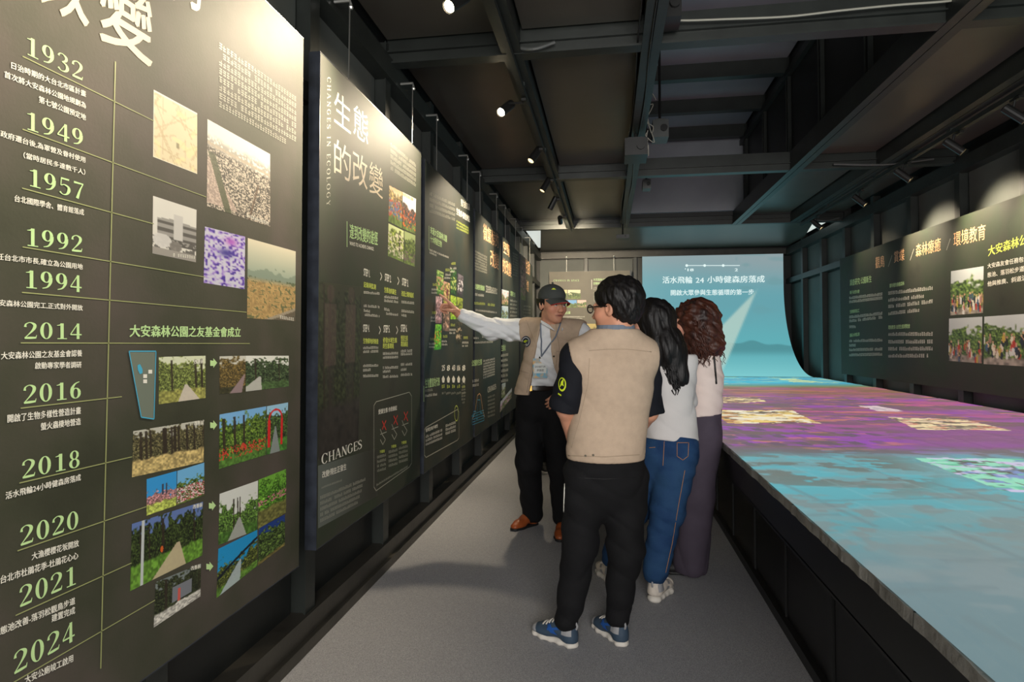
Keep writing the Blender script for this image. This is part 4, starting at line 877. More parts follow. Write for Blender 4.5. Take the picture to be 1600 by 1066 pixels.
for k in range(7):
    r = random.Random(k + 5); a = atd(1012 + r.uniform(-3, 3), 150 + 14 * k, 5.4); g.tube(cr([a, a + [r.uniform(-.06, .06), .0, r.uniform(-.05, .05)], a + [r.uniform(-.05, .08), .05, r.uniform(-.08, .0)], a + [0, .02, .1]], 4), .004, 5)
tag(build(g, 'cable_bundle', 'white_cable'), 'tangled pale cable bundle beside the middle ceiling beam', 'cable')
pts = [onp(('y', 3.535), u, v) * [1, 1, 0] + [0, 0, min(3.23, onp(('y', 3.535), u, v)[2])] for u, v in ((1037, 27), (1060, 32), (1135, 30), (1230, 26), (1310, 17), (1400, 8), (1480, 2), (1560, -8))]
tag(build(MB().tube(cr(pts, 6), .006, 6), 'power_cable', 'white_cable'), 'pale cable slung along the nearest cross beam', 'cable')
for lab_, x in (('thin dark cable tied along the left side of the middle beam', .185), ('thin dark cable tied along the underside of the middle beam', .255)):
    ptt = [(x + .01 * math.sin(k * 1.7), -.5 + k * .6, ZT - (.008 if x > .2 else -.03) - .006 * (k % 2)) for k in range(17)]
    tag(build(MB().tube(cr(ptt, 3), .005, 6), 'power_cable', 'lamp_body', smooth=True), lab_, 'cable')
for k, (x0, x1, y, lb) in enumerate(((2.2, 3.1, 6.40, 'grey conduit hose along the cross beam near the second right spotlight'), (2.9, 3.25, 9.27, 'short grey conduit by the far right corner of the ceiling'), (-.55, -.3, 3.54, 'small metal clamp and cable on the cross beam beside the nearest lamp'))):
    tag(build(MB().tube(cr([(x0, y, 3.10), ((x0 + x1) / 2, y - .02, 3.07), (x1, y, 3.11)], 5), .010, 6), 'conduit', 'grey_plastic'), lb, 'conduit')
# ------------------------------------------------------------------ people : smooth-blended volumes, meshed in numpy
for nm, c, ro, kw in (('skin', (0, 0, 0), .5, dict(attr=True, spec=.4)), ('vest', (188, 166, 144), .85, dict(noise=.06, nscale=30, bump=.25, bscale=300, spec=.2)), ('white_shirt', (228, 230, 232), .8, dict(bump=.5, bscale=22, spec=.2)),
                      ('black_cloth', (17, 17, 19), .85, dict(noise=.15, nscale=18, bump=.2, bscale=200, spec=.25)), ('black_tee', (18, 20, 27), .8, dict(noise=.12, nscale=12, spec=.25)), ('tee_white', (206, 202, 200), .85, dict(bump=.35, bscale=18, spec=.2)),
                      ('blouse', (226, 208, 200), .75, dict(bump=.4, bscale=16, spec=.25)), ('jeans', (44, 78, 116), .8, dict(noise=.3, nscale=7, bump=.3, bscale=260, color2=(26, 52, 88), spec=.2)), ('slacks', (74, 66, 78), .8, dict(noise=.1, nscale=10, spec=.25)),
                      ('hair_black', (15, 12, 12), .52, dict(noise=.4, nscale=20, bump=.6, bscale=55, stretch=(1, 1, .12), spec=.35)), ('hair_brown', (92, 48, 32), .5, dict(noise=.5, nscale=16, bump=.6, bscale=50, stretch=(1, 1, .2), color2=(34, 20, 18), spec=.4)),
                      ('cap', (66, 70, 68), .85, dict(bump=.3, bscale=300)), ('cap_red', (176, 44, 40), .7, {}), ('leather_tan', (150, 74, 34), .38, dict(noise=.2, nscale=14, bump=.1)), ('rubber_black', (22, 22, 22), .6, {}), ('belt', (30, 22, 18), .35, {}),
                      ('brass', (200, 160, 80), .3, dict(metal=.8)), ('sole_white', (214, 208, 198), .6, dict(noise=.08)), ('shoe_grey', (150, 150, 152), .7, dict(noise=.1, nscale=40)), ('shoe_navy', (52, 70, 88), .7, dict(noise=.1, nscale=30)), ('shoe_blue', (30, 84, 160), .6, {}),
                      ('shoe_white', (206, 196, 184), .65, dict(noise=.15, nscale=30)), ('lanyard', (112, 122, 136), .7, {}), ('badge_white', (226, 230, 226), .3, {}), ('badge_blue', (120, 190, 220), .3, dict(color2=(232, 190, 130), nscale=30)), ('ink_navy', (28, 40, 72), .5, {}), ('logo_lime', (196, 214, 40), .5, {}),
                      ('ink_black', (20, 20, 20), .5, {}), ('eye_white', (216, 208, 200), .25, {}), ('iris', (26, 16, 12), .2, {}), ('glasses', (28, 24, 24), .3, {}), ('seam', (168, 149, 127), .85, {}), ('seam_orange', (170, 120, 80), .8, {}), ('steel_snap', (90, 84, 72), .3, dict(metal=.7))):
    M[nm] = mat(nm.replace('_', ' '), c, ro, **kw)
gl = bpy.data.materials.new('clear lens'); gl.use_nodes = True; b_ = gl.node_tree.nodes['Principled BSDF']; b_.inputs['Transmission Weight'].default_value = 1; b_.inputs['Roughness'].default_value = .02; b_.inputs['IOR'].default_value = 1.1; M['clear'] = gl

V = lambda *a: np.array(a, float)
def unit(a): return np.asarray(a, float) / np.linalg.norm(a)
class Vol:
    def __init__(s, h): s.h = h; s.p = []
    def cone(s, a, b, r1, r2=None, k=.02, sq=None, op=1):
        """tapered capsule; sq=(axis, factor) squashes it along an axis"""
        s.p.append(('c', np.array(a, float), np.array(b, float), r1, r1 if r2 is None else r2, k, sq, op)); return s
    def ell(s, c, r, fr=None, k=.02, op=1):
        s.p.append(('e', np.array(c, float), np.array(r, float), np.eye(3) if fr is None else np.array(fr, float), k, op)); return s
    def chain(s, pts, rs, k=.02, sq=None):
        for i in range(len(pts) - 1): s.cone(pts[i], pts[i + 1], rs[i], rs[i + 1], k, sq)
        return s
    def cut(s, fn, k=.0): s.p.append(('f', fn, k)); return s          # d = max(d, fn)
    def warp(s, fn): s.p.append(('w', fn)); return s                   # d += fn
    def mesh(s, name, m, parent, colorfn=None, label=None, origin=None):
        lo, hi = [], []
        for q in s.p:
            if q[0] == 'c' and q[7] > 0: r = max(q[3], q[4]) * 1.02; lo += [np.minimum(q[1], q[2]) - r]; hi += [np.maximum(q[1], q[2]) + r]
            if q[0] == 'e' and q[5] > 0: r = q[2].max(); lo += [q[1] - r]; hi += [q[1] + r]
        h = s.h; lo = np.min(lo, 0) - 3 * h - .012; hi = np.max(hi, 0) + 3 * h + .012
        n = np.ceil((hi - lo) / h).astype(int) + 1; D = np.full(n, .2, np.float32)
        ax = [lo[i] + h * np.arange(n[i]) for i in range(3)]
        for q in s.p:
            if q[0] in 'ce':
                if q[0] == 'c': k = q[5]; op = q[7]; r = max(q[3], q[4]); blo = np.minimum(q[1], q[2]) - r - k - .03; bhi = np.maximum(q[1], q[2]) + r + k + .03
                else: k = q[4]; op = q[5]; r = q[2].max(); blo = q[1] - r - k - .03; bhi = q[1] + r + k + .03
                i0 = np.clip(((blo - lo) / h).astype(int), 0, n - 1); i1 = np.clip(((bhi - lo) / h).astype(int) + 2, 0, n)
                if (i1 <= i0).any(): continue
                sl = tuple(slice(i0[j], i1[j]) for j in range(3))
                Xx = (ax[0][sl[0]][:, None, None]).astype(np.float32); Yy = ax[1][sl[1]][None, :, None].astype(np.float32); Zz = ax[2][sl[2]][None, None, :].astype(np.float32)
                if q[0] == 'c':
                    a, b = q[1], q[2]; ab = b - a; L2 = max(float(ab @ ab), 1e-9)
                    px, py_, pz2 = Xx - a[0], Yy - a[1], Zz - a[2]
                    t = np.clip((px * ab[0] + py_ * ab[1] + pz2 * ab[2]) / L2, 0, 1)
                    qx, qy, qz = px - t * ab[0], py_ - t * ab[1], pz2 - t * ab[2]
                    if q[6] is not None:
                        A_, f_ = q[6]; dp = (qx * A_[0] + qy * A_[1] + qz * A_[2]) * (1 / f_ - 1); qx = qx + dp * A_[0]; qy = qy + dp * A_[1]; qz = qz + dp * A_[2]
                    d = np.sqrt(qx * qx + qy * qy + qz * qz) - (q[3] + (q[4] - q[3]) * t)
                    if q[6] is not None: d = d * (.5 + .5 * q[6][1])
                else:
                    px, py_, pz2 = Xx - q[1][0], Yy - q[1][1], Zz - q[1][2]; R_ = q[3]; w = 0; g = 0
                    for j in range(3):
                        e = px * R_[j][0] + py_ * R_[j][1] + pz2 * R_[j][2]; w = w + (e / q[2][j]) ** 2; g = g + (e / q[2][j] ** 2) ** 2
                    w = np.sqrt(w); d = w * (w - 1) / (np.sqrt(g) + 1e-6)
                d = d.astype(np.float32); o = D[sl]
                if op > 0:
                    hh = np.clip(.5 + .5 * (o - d) / k, 0, 1) if k > 0 else (o > d); D[sl] = o * (1 - hh) + d * hh - (k * hh * (1 - hh) if k > 0 else 0)
                else:
                    d = -d; hh = np.clip(.5 - .5 * (o - d) / k, 0, 1); D[sl] = o * (1 - hh) + d * hh + k * hh * (1 - hh)
            else:
                G = (ax[0][:, None, None], ax[1][None, :, None], ax[2][None, None, :])
                if q[0] == 'w': D += q[1](*G).astype(np.float32)
                else: D = np.maximum(D, q[1](*G)).astype(np.float32)
        # surface nets
        ins = D < 0; I = ins.astype(np.int8)
        c = sum(I[a:n[0] - 1 + a, b:n[1] - 1 + b, e:n[2] - 1 + e] for a in (0, 1) for b in (0, 1) for e in (0, 1))
        cells = np.argwhere((c > 0) & (c < 8)); 
        idx = -np.ones(c.shape, np.int64); idx[tuple(cells.T)] = np.arange(len(cells))
        acc = np.zeros((len(cells), 3)); cnt = np.zeros(len(cells))
        cor = [(a, b, e) for a in (0, 1) for b in (0, 1) for e in (0, 1)]
        cv = {q: D[cells[:, 0] + q[0], cells[:, 1] + q[1], cells[:, 2] + q[2]] for q in cor}
        for p_ in cor:
            for j in range(3):
                if p_[j] == 0:
                    r_q = list(p_); r_q[j] = 1; r_q = tuple(r_q); a, b = cv[p_], cv[r_q]; x = (a < 0) != (b < 0)
                    t = np.where(x, a / np.where(x, a - b, 1), 0); pt = np.tile(np.array(p_, float), (len(cells), 1)); pt[:, j] = t
                    acc += pt * x[:, None]; cnt += x
        vs = lo + (cells + acc / cnt[:, None]) * h; fs = []
        for j in range(3):
            sa = [slice(None)] * 3; sb = [slice(None)] * 3; sa[j] = slice(0, -1); sb[j] = slice(1, None)
            A_ = ins[tuple(sa)]; B_ = ins[tuple(sb)]; e = np.argwhere(A_ != B_); k1, k2 = (j + 1) % 3, (j + 2) % 3
            e = e[(e[:, k1] > 0) & (e[:, k2] > 0) & (e[:, k1] < n[k1] - 1) & (e[:, k2] < n[k2] - 1)]
            def g(d1, d2): f = e.copy(); f[:, k1] -= d1; f[:, k2] -= d2; return idx[tuple(f.T)]
            qd = np.stack([g(1, 1), g(0, 1), g(0, 0), g(1, 0)], 1); fl = ~A_[tuple(e.T)]; qd[fl] = qd[fl][:, ::-1]; fs.append(qd)
        fs = np.concatenate(fs); fs = fs[(fs >= 0).all(1)]
        col = colorfn(vs) if colorfn else None
        o = mobj(name, vs, fs, m, parent, smooth=True, colors=col, label=label, origin=origin); s.vs, s.fs = vs, fs
        s.bvh = BVHTree.FromPolygons([tuple(p_) for p_ in vs], [tuple(f) for f in fs.tolist()])
        return o
def folds(seed, amp, fx, fz, mask=None):
    rr = np.random.RandomState(seed); ph = rr.rand(8) * 6.28
    def f(x, y, z):
        w = np.sin(fx * x + ph[0] + 1.6 * np.sin(fz * .6 * z + ph[1])) * np.sin(fz * z + ph[2] + 2.0 * np.sin(fx * .5 * y + ph[3])) + .6 * np.sin(fx * 1.7 * y + ph[4] + fz * .8 * z) * np.sin(fz * 1.9 * z + fx * .7 * x + ph[5])
        w = w + .9 * (1 - 2.2 * np.sqrt(np.abs(np.sin(fz * .75 * z + fx * .35 * (x - y) + ph[6] + 1.3 * np.sin(fx * .45 * (x + y) + fz * .3 * z + ph[7]))) + .02))
        w = w * amp * .8
        return w * mask(x, y, z) if mask else w
    return f
def plane_cut(p, n):
    n = unit(n); return lambda x, y, z: (x - p[0]) * n[0] + (y - p[1]) * n[1] + (z - p[2]) * n[2]

def head(vol, c, f, up=(0, 0, 1), s=1.0, neck=None, nr=.056):
    """adds a head to a volume; returns the local->world map"""
    f = unit(f); r = unit(np.cross(f, up)); u = np.cross(r, f); c = np.array(c, float)
    W = lambda x, y, z: c + s * (r * x + f * y + u * z); fr = np.array([r, f, u])
    E = lambda p, q, k=.02, op=1: vol.ell(W(*p), np.array(q) * s, fr, k * s, op)
    K = lambda a, b, r1, r2, k=.01: vol.cone(W(*a), W(*b), r1 * s, r2 * s, k * s)
    E((0, -.018, .038), (.076, .094, .082)); E((0, .022, -.012), (.066, .072, .088), .03); E((0, .03, -.07), (.052, .052, .042), .03); E((0, .068, -.098), (.022, .018, .016), .03)
    for q in (-1, 1):
        E((q * .042, .055, -.028), (.024, .026, .024), .03)
        E((q * .031, .096, .002), (.018, .014, .011), .016, -1)
        E((q * .031, .0795, .001), (.0155, .0125, .0125), .004)
        K((q * .018, .091, .017), (q * .046, .081, .018), .007, .006, .014)
        E((q * .012, .1, -.038), (.009, .011, .008), .008)
        E((q * .077, -.012, -.008), (.010, .020, .033), .008); E((q * .083, -.006, -.004), (.006, .010, .018), .006, -1)
    K((0, .088, .008), (0, .108, -.032), .008, .0115, .014)
    K((-.022, .082, -.062), (0, .0885, -.0605), .0045, .0055, .012); K((.022, .082, -.062), (0, .0885, -.0605), .0045, .0055, .012); K((-.016, .083, -.071), (.016, .083, -.071), .006, .006, .012)
    E((0, .098, -.0665), (.024, .010, .0016), .004, -1)
    E((0, .093, -.052), (.004, .006, .007), .006, -1)
    if neck is not None:
        vol.cone(W(0, -.025, -.07), neck, nr * s, nr * s * 1.08, .03)
    return W
def face_color(W, base=(206, 150, 122), s=1.0, brow=True):
    base = np.array(base, float)
    def f(vs):
        c0 = W(0, 0, 0); ex = (W(1, 0, 0) - c0); ey = W(0, 1, 0) - c0; ez = W(0, 0, 1) - c0; q = vs - c0; x = q @ ex / (ex @ ex); y = q @ ey / (ey @ ey); z = q @ ez / (ez @ ez)
        col = np.ones((len(vs), 3)) * base; n = wn(vs[:, 0] * 60 + vs[:, 2] * 31, vs[:, 1] * 60 + vs[:, 2] * 47, 5)[:, None]; col = col * (.95 + .1 * n)
        def g(cx, cy, cz, rx, ry, rz, cc, st):
            nonlocal col
            m = np.clip(1.5 - 1.5 * np.sqrt(((abs(x) - cx) / rx) ** 2 + ((y - cy) / ry) ** 2 + ((z - cz) / rz) ** 2), 0, 1)[:, None] * st; col = col * (1 - m) + np.array(cc) * m
        g(.045, .07, -.03, .04, .06, .035, (204, 118, 98), .35); g(0, .11, -.035, .018, .03, .02, (204, 118, 96), .35)
        g(0, .09, -.066, .036, .03, .011, (164, 92, 80), .8); g(0, .09, -.0665, .034, .03, .003, (80, 36, 32), .95)
        if brow: g(.032, .09, .023, .02, .03, .006, (44, 32, 28), .9)
        g(.031, .09, .009, .02, .02, .004, (110, 70, 58), .6)
        return lin(np.clip(col, 0, 255))
    return f
def eyes(W, s, parent, gaze=(0, 1, 0)):
    for q in (-1, 1):
        c = W(q * .031, .0815, .001); e = build(MB().ball(c, .0128 * s, 7), 'eye', 'eye_white', parent, smooth=True)
        g = unit(W(*gaze) - W(0, 0, 0)); build(MB().ball(c + g * .0078 * s, .0066 * s, 6), 'iris', 'iris', e, smooth=True)
def hand(vol, wrist, d, palm, side, curl, thumb=(.6, .5), s=1.0, spread=.1, k=.006):
    """d: direction to the fingers, palm: palm normal, side=+1 if the thumb lies along cross(d,palm)"""
    d = unit(d); palm = unit(palm - d * (palm @ d)); a = np.cross(d, palm) * side; w = np.array(wrist, float)
    Q = lambda x, y, z: w + s * (d * x + a * y + palm * z)
    vol.cone(Q(-.02, 0, 0), Q(.02, 0, 0), .026 * s, .027 * s, .02, (palm, .75))
    for y in (.026, .009, -.009, -.026): vol.cone(Q(.015, y * .7, 0), Q(.083 - abs(y - .009) * .18, y, 0), .0135 * s, .0115 * s, .012)
    L_ = [(.042, .026, .021), (.046, .03, .022), (.043, .028, .021), (.034, .021, .018)]
    for i, y in enumerate((.028, .0095, -.0095, -.027)):
        p = Q(.082 - (0, 0, .003, .009)[i], y, 0); ang = 0; dirv = unit(d + a * spread * (1.5 - i) * .5)
        for j in range(3):
            ang += curl[i] * (1, 1.15, .8)[j]; e = dirv * math.cos(ang) + palm * math.sin(ang); q = p + e * L_[i][j] * s
            vol.cone(p, q, (.0092, .0084, .0076)[j] * s, (.0085, .0077, .0064)[j] * s, k * .6); p = q
    t0 = Q(.018, .022, .006); t1 = t0 + s * .042 * unit(d * .75 + a * thumb[0] + palm * thumb[1]); t2 = t1 + s * .032 * unit(d + a * thumb[0] * .4 + palm * thumb[1]); t3 = t2 + s * .025 * unit(d + palm * thumb[1] * 1.1)
    vol.cone(t0, t1, .0145 * s, .011 * s, .012); vol.cone(t1, t2, .0105 * s, .0098 * s, k * .6); vol.cone(t2, t3, .0096 * s, .0078 * s, k * .6)

def hit(bvhs, u, v, off=.003):
    o = Vector(CP); d = Vector(ray(u, v)).normalized(); best = None
    for b in (bvhs if isinstance(bvhs, (list, tuple)) else [bvhs]):
        r = b.ray_cast(o, d)
        if r[0] is not None and (best is None or r[3] < best[3]): best = r
    if best is None: return None
    n = best[1]; n = -n if n.dot(d) > 0 else n
    return np.array(best[0]) + np.array(n) * off
def seamline(parent, name, m, bv, pts, r=.002, off=.001, nsub=6, n=5):
    P = []; 
    for a, b in zip(pts[:-1], pts[1:]):
        for t in np.arange(nsub) / nsub: P.append(hit(bv, a[0] + (b[0] - a[0]) * t, a[1] + (b[1] - a[1]) * t, off))
    P.append(hit(bv, *pts[-1], off)); P = [p for p in P if p is not None]
    if len(P) > 1: return build(MB().tube(P, r, n), name, m, parent, smooth=True)
def patchon(parent, name, m, bv, pts, off=.003, sub=5, label=None, th=.002):
    """a thin piece of cloth or print laid on a garment; pts outline in pixels"""
    c = np.mean(pts, 0); mb = MB(); rings = []; P = [np.array(q, float) for q in pts]; n = len(P); ok = []
    vs = [hit(bv, *c, off)]
    for j in range(1, sub + 1):
        for q in P: vs.append(hit(bv, *(c + (q - c) * j / sub), off))
    good = [q for q in vs if q is not None]
    if not good: return None
    vs = [good[0] if q is None else q for q in vs]
    base = len(vs); view = unit(np.mean(vs, 0) - CP); bk = [q + view * th for q in vs[1 + (sub - 1) * n:]]
    fs = [(0, 1 + i, 1 + (i + 1) % n) for i in range(n)]
    for j in range(sub - 1):
        for i in range(n): a = 1 + j * n; fs.append((a + i, a + n + i, a + n + (i + 1) % n, a + (i + 1) % n))
    a = 1 + (sub - 1) * n; fs += [(a + i, base + i, base + (i + 1) % n, a + (i + 1) % n) for i in range(n)]
    return mobj(name, np.array(vs + bk), fs, m, parent, label=label)
def circ(u, v, ru, rv=None, n=16): return [(u + ru * math.cos(a), v + (rv or ru) * math.sin(a)) for a in np.linspace(0, 2 * math.pi, n + 1)[:-1]]

def shoe(parent, heel, toe_dir, kind, s=1.0, L=.27):
    """heel: back of the heel on the floor; toe_dir horizontal"""
    f = unit(V(toe_dir[0], toe_dir[1], 0)); r = V(f[1], -f[0], 0); h0 = V(heel[0], heel[1], 0)
    Q = lambda x, y, z: h0 + s * (f * x + r * y + UP * z)
    if kind == 'leather': sh, sole, so, lb = .020, 'rubber_black', 'leather_tan', None
    elif kind == 'sneaker': sh, sole, so = .028, 'sole_white', 'shoe_navy'
    elif kind == 'chunky': sh, sole, so = .044, 'sole_white', 'shoe_white'
    else: sh, sole, so = .022, ('sole_white' if kind == 'dark_white' else 'rubber_black'), 'rubber_black'
    sv = Vol(.0055); L_ = L
    sv.cone(Q(.038, 0, sh * .4), Q(.10, .002, sh * .4), .036 * s, .034 * s, .01, (UP, .6)); sv.cone(Q(.10, .002, sh * .4), Q(.18, .004, sh * .4), .034 * s, .044 * s, .01, (UP, .6)); sv.cone(Q(.18, .004, sh * .4), Q(L_ - .04, .0, sh * .45), .044 * s, .036 * s, .01, (UP, .6))
    sv.cut(lambda x, y, z: -(z - .001) + 0 * x + 0 * y).cut(lambda x, y, z: (z - sh * s) + 0 * x + 0 * y)
    if kind in ('sneaker', 'chunky'): sv.warp(lambda x, y, z: .0016 * np.sin(((x - h0[0]) * f[0] + (y - h0[1]) * f[1]) * 130) * (z < sh * .7))
    so_o = sv.mesh('sole', sole, parent)
    uv_ = Vol(.0055); ht = .11 if kind != 'flat' else .07
    uv_.cone(Q(.045, 0, sh), Q(.055, 0, ht), .036 * s, .036 * s, .02); uv_.cone(Q(.05, 0, .05), Q(.13, .002, .065), .036 * s, .034 * s, .02); uv_.cone(Q(.10, .002, .06), Q(.19, .003, .04), .036 * s, .038 * s, .02, (UP, .8)); uv_.cone(Q(.17, .003, sh + .008), Q(L_ - .042, 0, sh + .006), .040 * s, .034 * s, .02, (UP, .7))
    uv_.cut(lambda x, y, z: -(z - sh * s + .004) + 0 * x + 0 * y)
    o = uv_.mesh('upper', so, parent); bv = uv_.bvh
    if kind in ('sneaker', 'chunky'):
        lc_ = MB()
        for i in range(5):
            x = .115 + .018 * i; z = .12
            pp = []
            for y in (-.022, -.008, .008, .022):
                q = bv.ray_cast(Vector(Q(x, y, z)), Vector((0, 0, -1)))[0]
                if q is not None: pp.append(np.array(q) + UP * .003)
            if len(pp) > 1: lc_.tube(pp, .0035, 5)
        if lc_.v: build(lc_, 'laces', 'sole_white', parent)
        # side stripes and heel counter
        for sd in (-1, 1):
            for m_, pl in ((('shoe_blue' if kind == 'sneaker' else 'shoe_grey'), [(.09, .05), (.13, .05), (.17, .085), (.14, .085)]), (('shoe_grey'), [(.02, .06), (.07, .06), (.07, .1), (.025, .1)]), (('shoe_blue' if kind == 'sneaker' else 'shoe_white'), [(.08, .078), (.15, .056), (.155, .064), (.085, .088)])):
                P = []; g = 6; pl = np.array(pl, float)
                for i in range(g):
                    for j in range(g):
                        a, b = i / (g - 1), j / (g - 1); x, z = (pl[0] * (1 - a) + pl[1] * a) * (1 - b) + (pl[3] * (1 - a) + pl[2] * a) * b
                        q = bv.ray_cast(Vector(Q(x, sd * .12, z)), Vector(r * -sd))[0]; P.append(None if q is None else np.array(q) + r * sd * .0025)
                okq = [(i * g + j, i * g + j + 1, (i + 1) * g + j + 1, (i + 1) * g + j) for i in range(g - 1) for j in range(g - 1)]; okq = [f_ for f_ in okq if all(P[k] is not None for k in f_)]
                if okq: mobj('side_panel', np.array([Q(.1, 0, .06) if p_ is None else p_ for p_ in P]), okq, m_, parent)
        build(MB().tube([Q(.012, 0, .085), Q(.006, 0, .1), Q(.014, 0, .116)], .005, 6), 'heel_tab', 'shoe_grey', parent)
        toe = Vol(.0055); toe.cone(Q(.20, .002, sh + .008), Q(L_ - .04, 0, sh + .006), .042 * s, .036 * s, .02, (UP, .7)); toe.cut(lambda x, y, z: -(z - sh * s + .003) + 0 * x + 0 * y); toe.mesh('toe_cap', 'shoe_grey' if kind == 'sneaker' else 'shoe_white', parent)
    return o
def strands(parent, name, m, starts, dirs, L, r, wav, seed, n=9, grav=.8, hug=None):
    rr = random.Random(seed); mb = MB()
    for p0, d0 in zip(starts, dirs):
        p = np.array(p0, float); d = unit(d0); P = [p.copy()]; ph = rr.uniform(0, 6.28); ll = L * rr.uniform(.7, 1.15); e1 = unit(np.cross(d, UP + .01)); 
        for j in range(n):
            d = unit(d + V(0, 0, -grav * .35)); e2 = np.cross(d, e1); p = p + d * ll / n; P.append(p + wav * (e1 * math.sin(ph + j * 1.5) + e2 * math.cos(ph + j * 1.5)) * (j / n))
        mb.tube(cr(P, 2), [r * (1 - .75 * i / (2 * n)) for i in range(len(cr(P, 2)))], 4, cap=False)
    return build(mb, name, m, parent, smooth=True)
def leg(vol, hip, knee, ankle, rs, k=.03): vol.chain([hip, knee, ankle], rs, k)
JD = lambda d0: (lambda u, v, dd=0.0: atd(u, v, d0 + dd))

# ================================================================== guide pointing at the board
def guide():
    J = JD(4.35); px = 4.35 / F
    foot = V(*(J(838, 600)[:2]), 0); t = thing('person', 'man in cap, beige vest and white shirt pointing at a wall board', 'person', foot)
    neck = J(860, 512, -.12); hd = J(863, 476, -.17); shR = J(822, 517, .02); shL = J(905, 521, -.12); pel = J(842, 612, .02); chest = J(861, 548, -.06)
    elR = J(768, 514, .08); wrR = J(716, 490, .03); 
    hipR = J(829, 632, .03); hipL = J(866, 632, -.04); knR = J(826, 722, .02); knL = J(876, 728, -.02); anR = J(832, 803, .2); anL = J(880, 806, .02)
    elL = J(915, 575, -.05); wrL = J(878, 614, -.16)
    f3 = unit(RGT * .42 - FWD); across = unit(shL - shR)
    b = Vol(.0045)
    hf = unit(RGT * .55 - FWD * .95 + UP * -.10); W = head(b, hd, hf, (0.02, 0, 1), 1.06, neck, .054)
    b.cone(neck, chest, .06, .13, .05); b.cone(chest, pel, .12, .13, .05, (f3, .75)); b.cone(shR, shL, .055, .055, .04); b.cone(neck, shR, .045, .045, .03); b.cone(neck, shL, .045, .045, .03)
    b.chain([shR, elR, wrR], [.05, .04, .027]); b.chain([shL, elL, wrL], [.05, .04, .027])
    for A in ((hipR, knR, anR), (hipL, knL, anL)): b.chain(A, [.08, .05, .035])
    for an in (anR, anL): b.cone(an, V(an[0], an[1], .05), .03, .026)
    tip = onp(('x', PX), 684, 462); tip[0] += .008; dh = unit(tip - wrR)
    hand(b, wrR, dh, unit(V(0, 0, -1) + FWD * -.35), 1, (.04, .85, 1.0, 1.1), thumb=(.25, .8), s=np.linalg.norm(tip - wrR) / .173)
    hand(b, wrL, unit(-RGT * .6 - UP * .5 - FWD * .2), unit(FWD), 1, (.5, .5, .5, .5), s=.95)
    b.mesh('body', 'skin', t, face_color(W, (202, 146, 118))); eyes(W, 1.06, t, (.15, 1, -.02))
    # shirt
    s_ = Vol(.0065); s_.cone(neck + UP * -.035, chest, .075, .15, .05, (f3, .8)); s_.cone(shR, shL, .064, .064, .05); s_.cone(neck - UP * .01, shR, .055, .055, .04); s_.cone(neck - UP * .01, shL, .055, .055, .04); s_.cone(chest, pel + UP * .03, .165, .148, .05, (f3, .74)); s_.cone(neck + UP * -.03, neck + UP * .02, .066, .062, .02)
    cuff = wrR + (elR - wrR) * .17
    s_.chain([shR, elR, cuff], [.080, .070, .046], .03); s_.chain([shL, elL, wrL + (elL - wrL) * .1], [.074, .064, .046], .03); s_.cone(cuff, cuff + (wrR - elR) * .03, .041, .041, .004)
    s_.warp(folds(3, .0062, 44, 52)).cut(plane_cut(pel + UP * .045, (0, 0, -1))); s_.mesh('shirt', 'white_shirt', t)
    # collar
    cl = MB()
    for sg in (-1, 1):
        a0 = W(sg * .062, -.03, -.105); a1 = W(sg * .052, .05, -.128); a2 = W(sg * .026, .085, -.165); a3 = W(sg * .052, .065, -.15); a4 = W(sg * .07, -.01, -.125)
        cl.add([a0, a1, a2, a3, a4] + [q + f3 * .006 for q in (a0, a1, a2, a3, a4)], [(0, 1, 2, 3, 4), (9, 8, 7, 6, 5)] + [(i, (i + 1) % 5, 5 + (i + 1) % 5, 5 + i) for i in range(5)])
    build(cl, 'collar', 'white_shirt', t)
    # trousers
    tr = Vol(.008); waist = pel + UP * .03; tr.cone(waist, J(845, 630, 0), .150, .150, .04, (f3, .76)); tr.chain([hipR, knR, anR + UP * .005], [.108, .088, .076], .035); tr.chain([hipL, knL, anL], [.108, .086, .074], .035)
    tr.cut(plane_cut(waist, (0, 0, 1))).cut(lambda x, y, z: -(z - .035) + 0 * x + 0 * y).warp(folds(5, .004, 30, 22)); tr.mesh('trousers', 'black_cloth', t)
    bl = Vol(.005); bl.cone(waist + UP * -.012, waist + UP * .012, .166, .164, .01, (f3, .78)); bl.cut(plane_cut(waist + UP * .020, (0, 0, 1))).cut(plane_cut(waist - UP * .018, (0, 0, -1))); bo = bl.mesh('belt', 'belt', t)
    bu = hit(bl.bvh, 826, 607, .004)
    if bu is not None: build(MB().obox(bu, RGT, f3, UP, .022, .004, .018), 'buckle', 'brass', bo)
    # vest : solid shell opened at the front, collarless
    v_ = Vol(.006); hem = pel + UP * -.015
    v_.cone(neck + UP * -.06, chest, .085, .172, .05, (f3, .8)); v_.cone(chest, hem, .182, .178, .05, (f3, .78)); v_.cone(shR + across * .01 , shL - across * .01, .090, .090, .04); v_.cone(neck - UP * .015, shR + across * .02, .076, .086, .04); v_.cone(neck - UP * .015, shL - across * .02, .076, .086, .04)
    v_.warp(folds(8, .003, 24, 26))
    # arm holes
    for sh, el in ((shR, elR), (shL, elL)):
        o_ = -across if sh is shR else across
        v_.cone(sh + o_ * .062 - UP * .015, sh + o_ * .30 - UP * .03, .098, .14, .006, None, -1)
    v_.cut(plane_cut(hem, (0, 0, -1)))
    mid = chest - across * .008
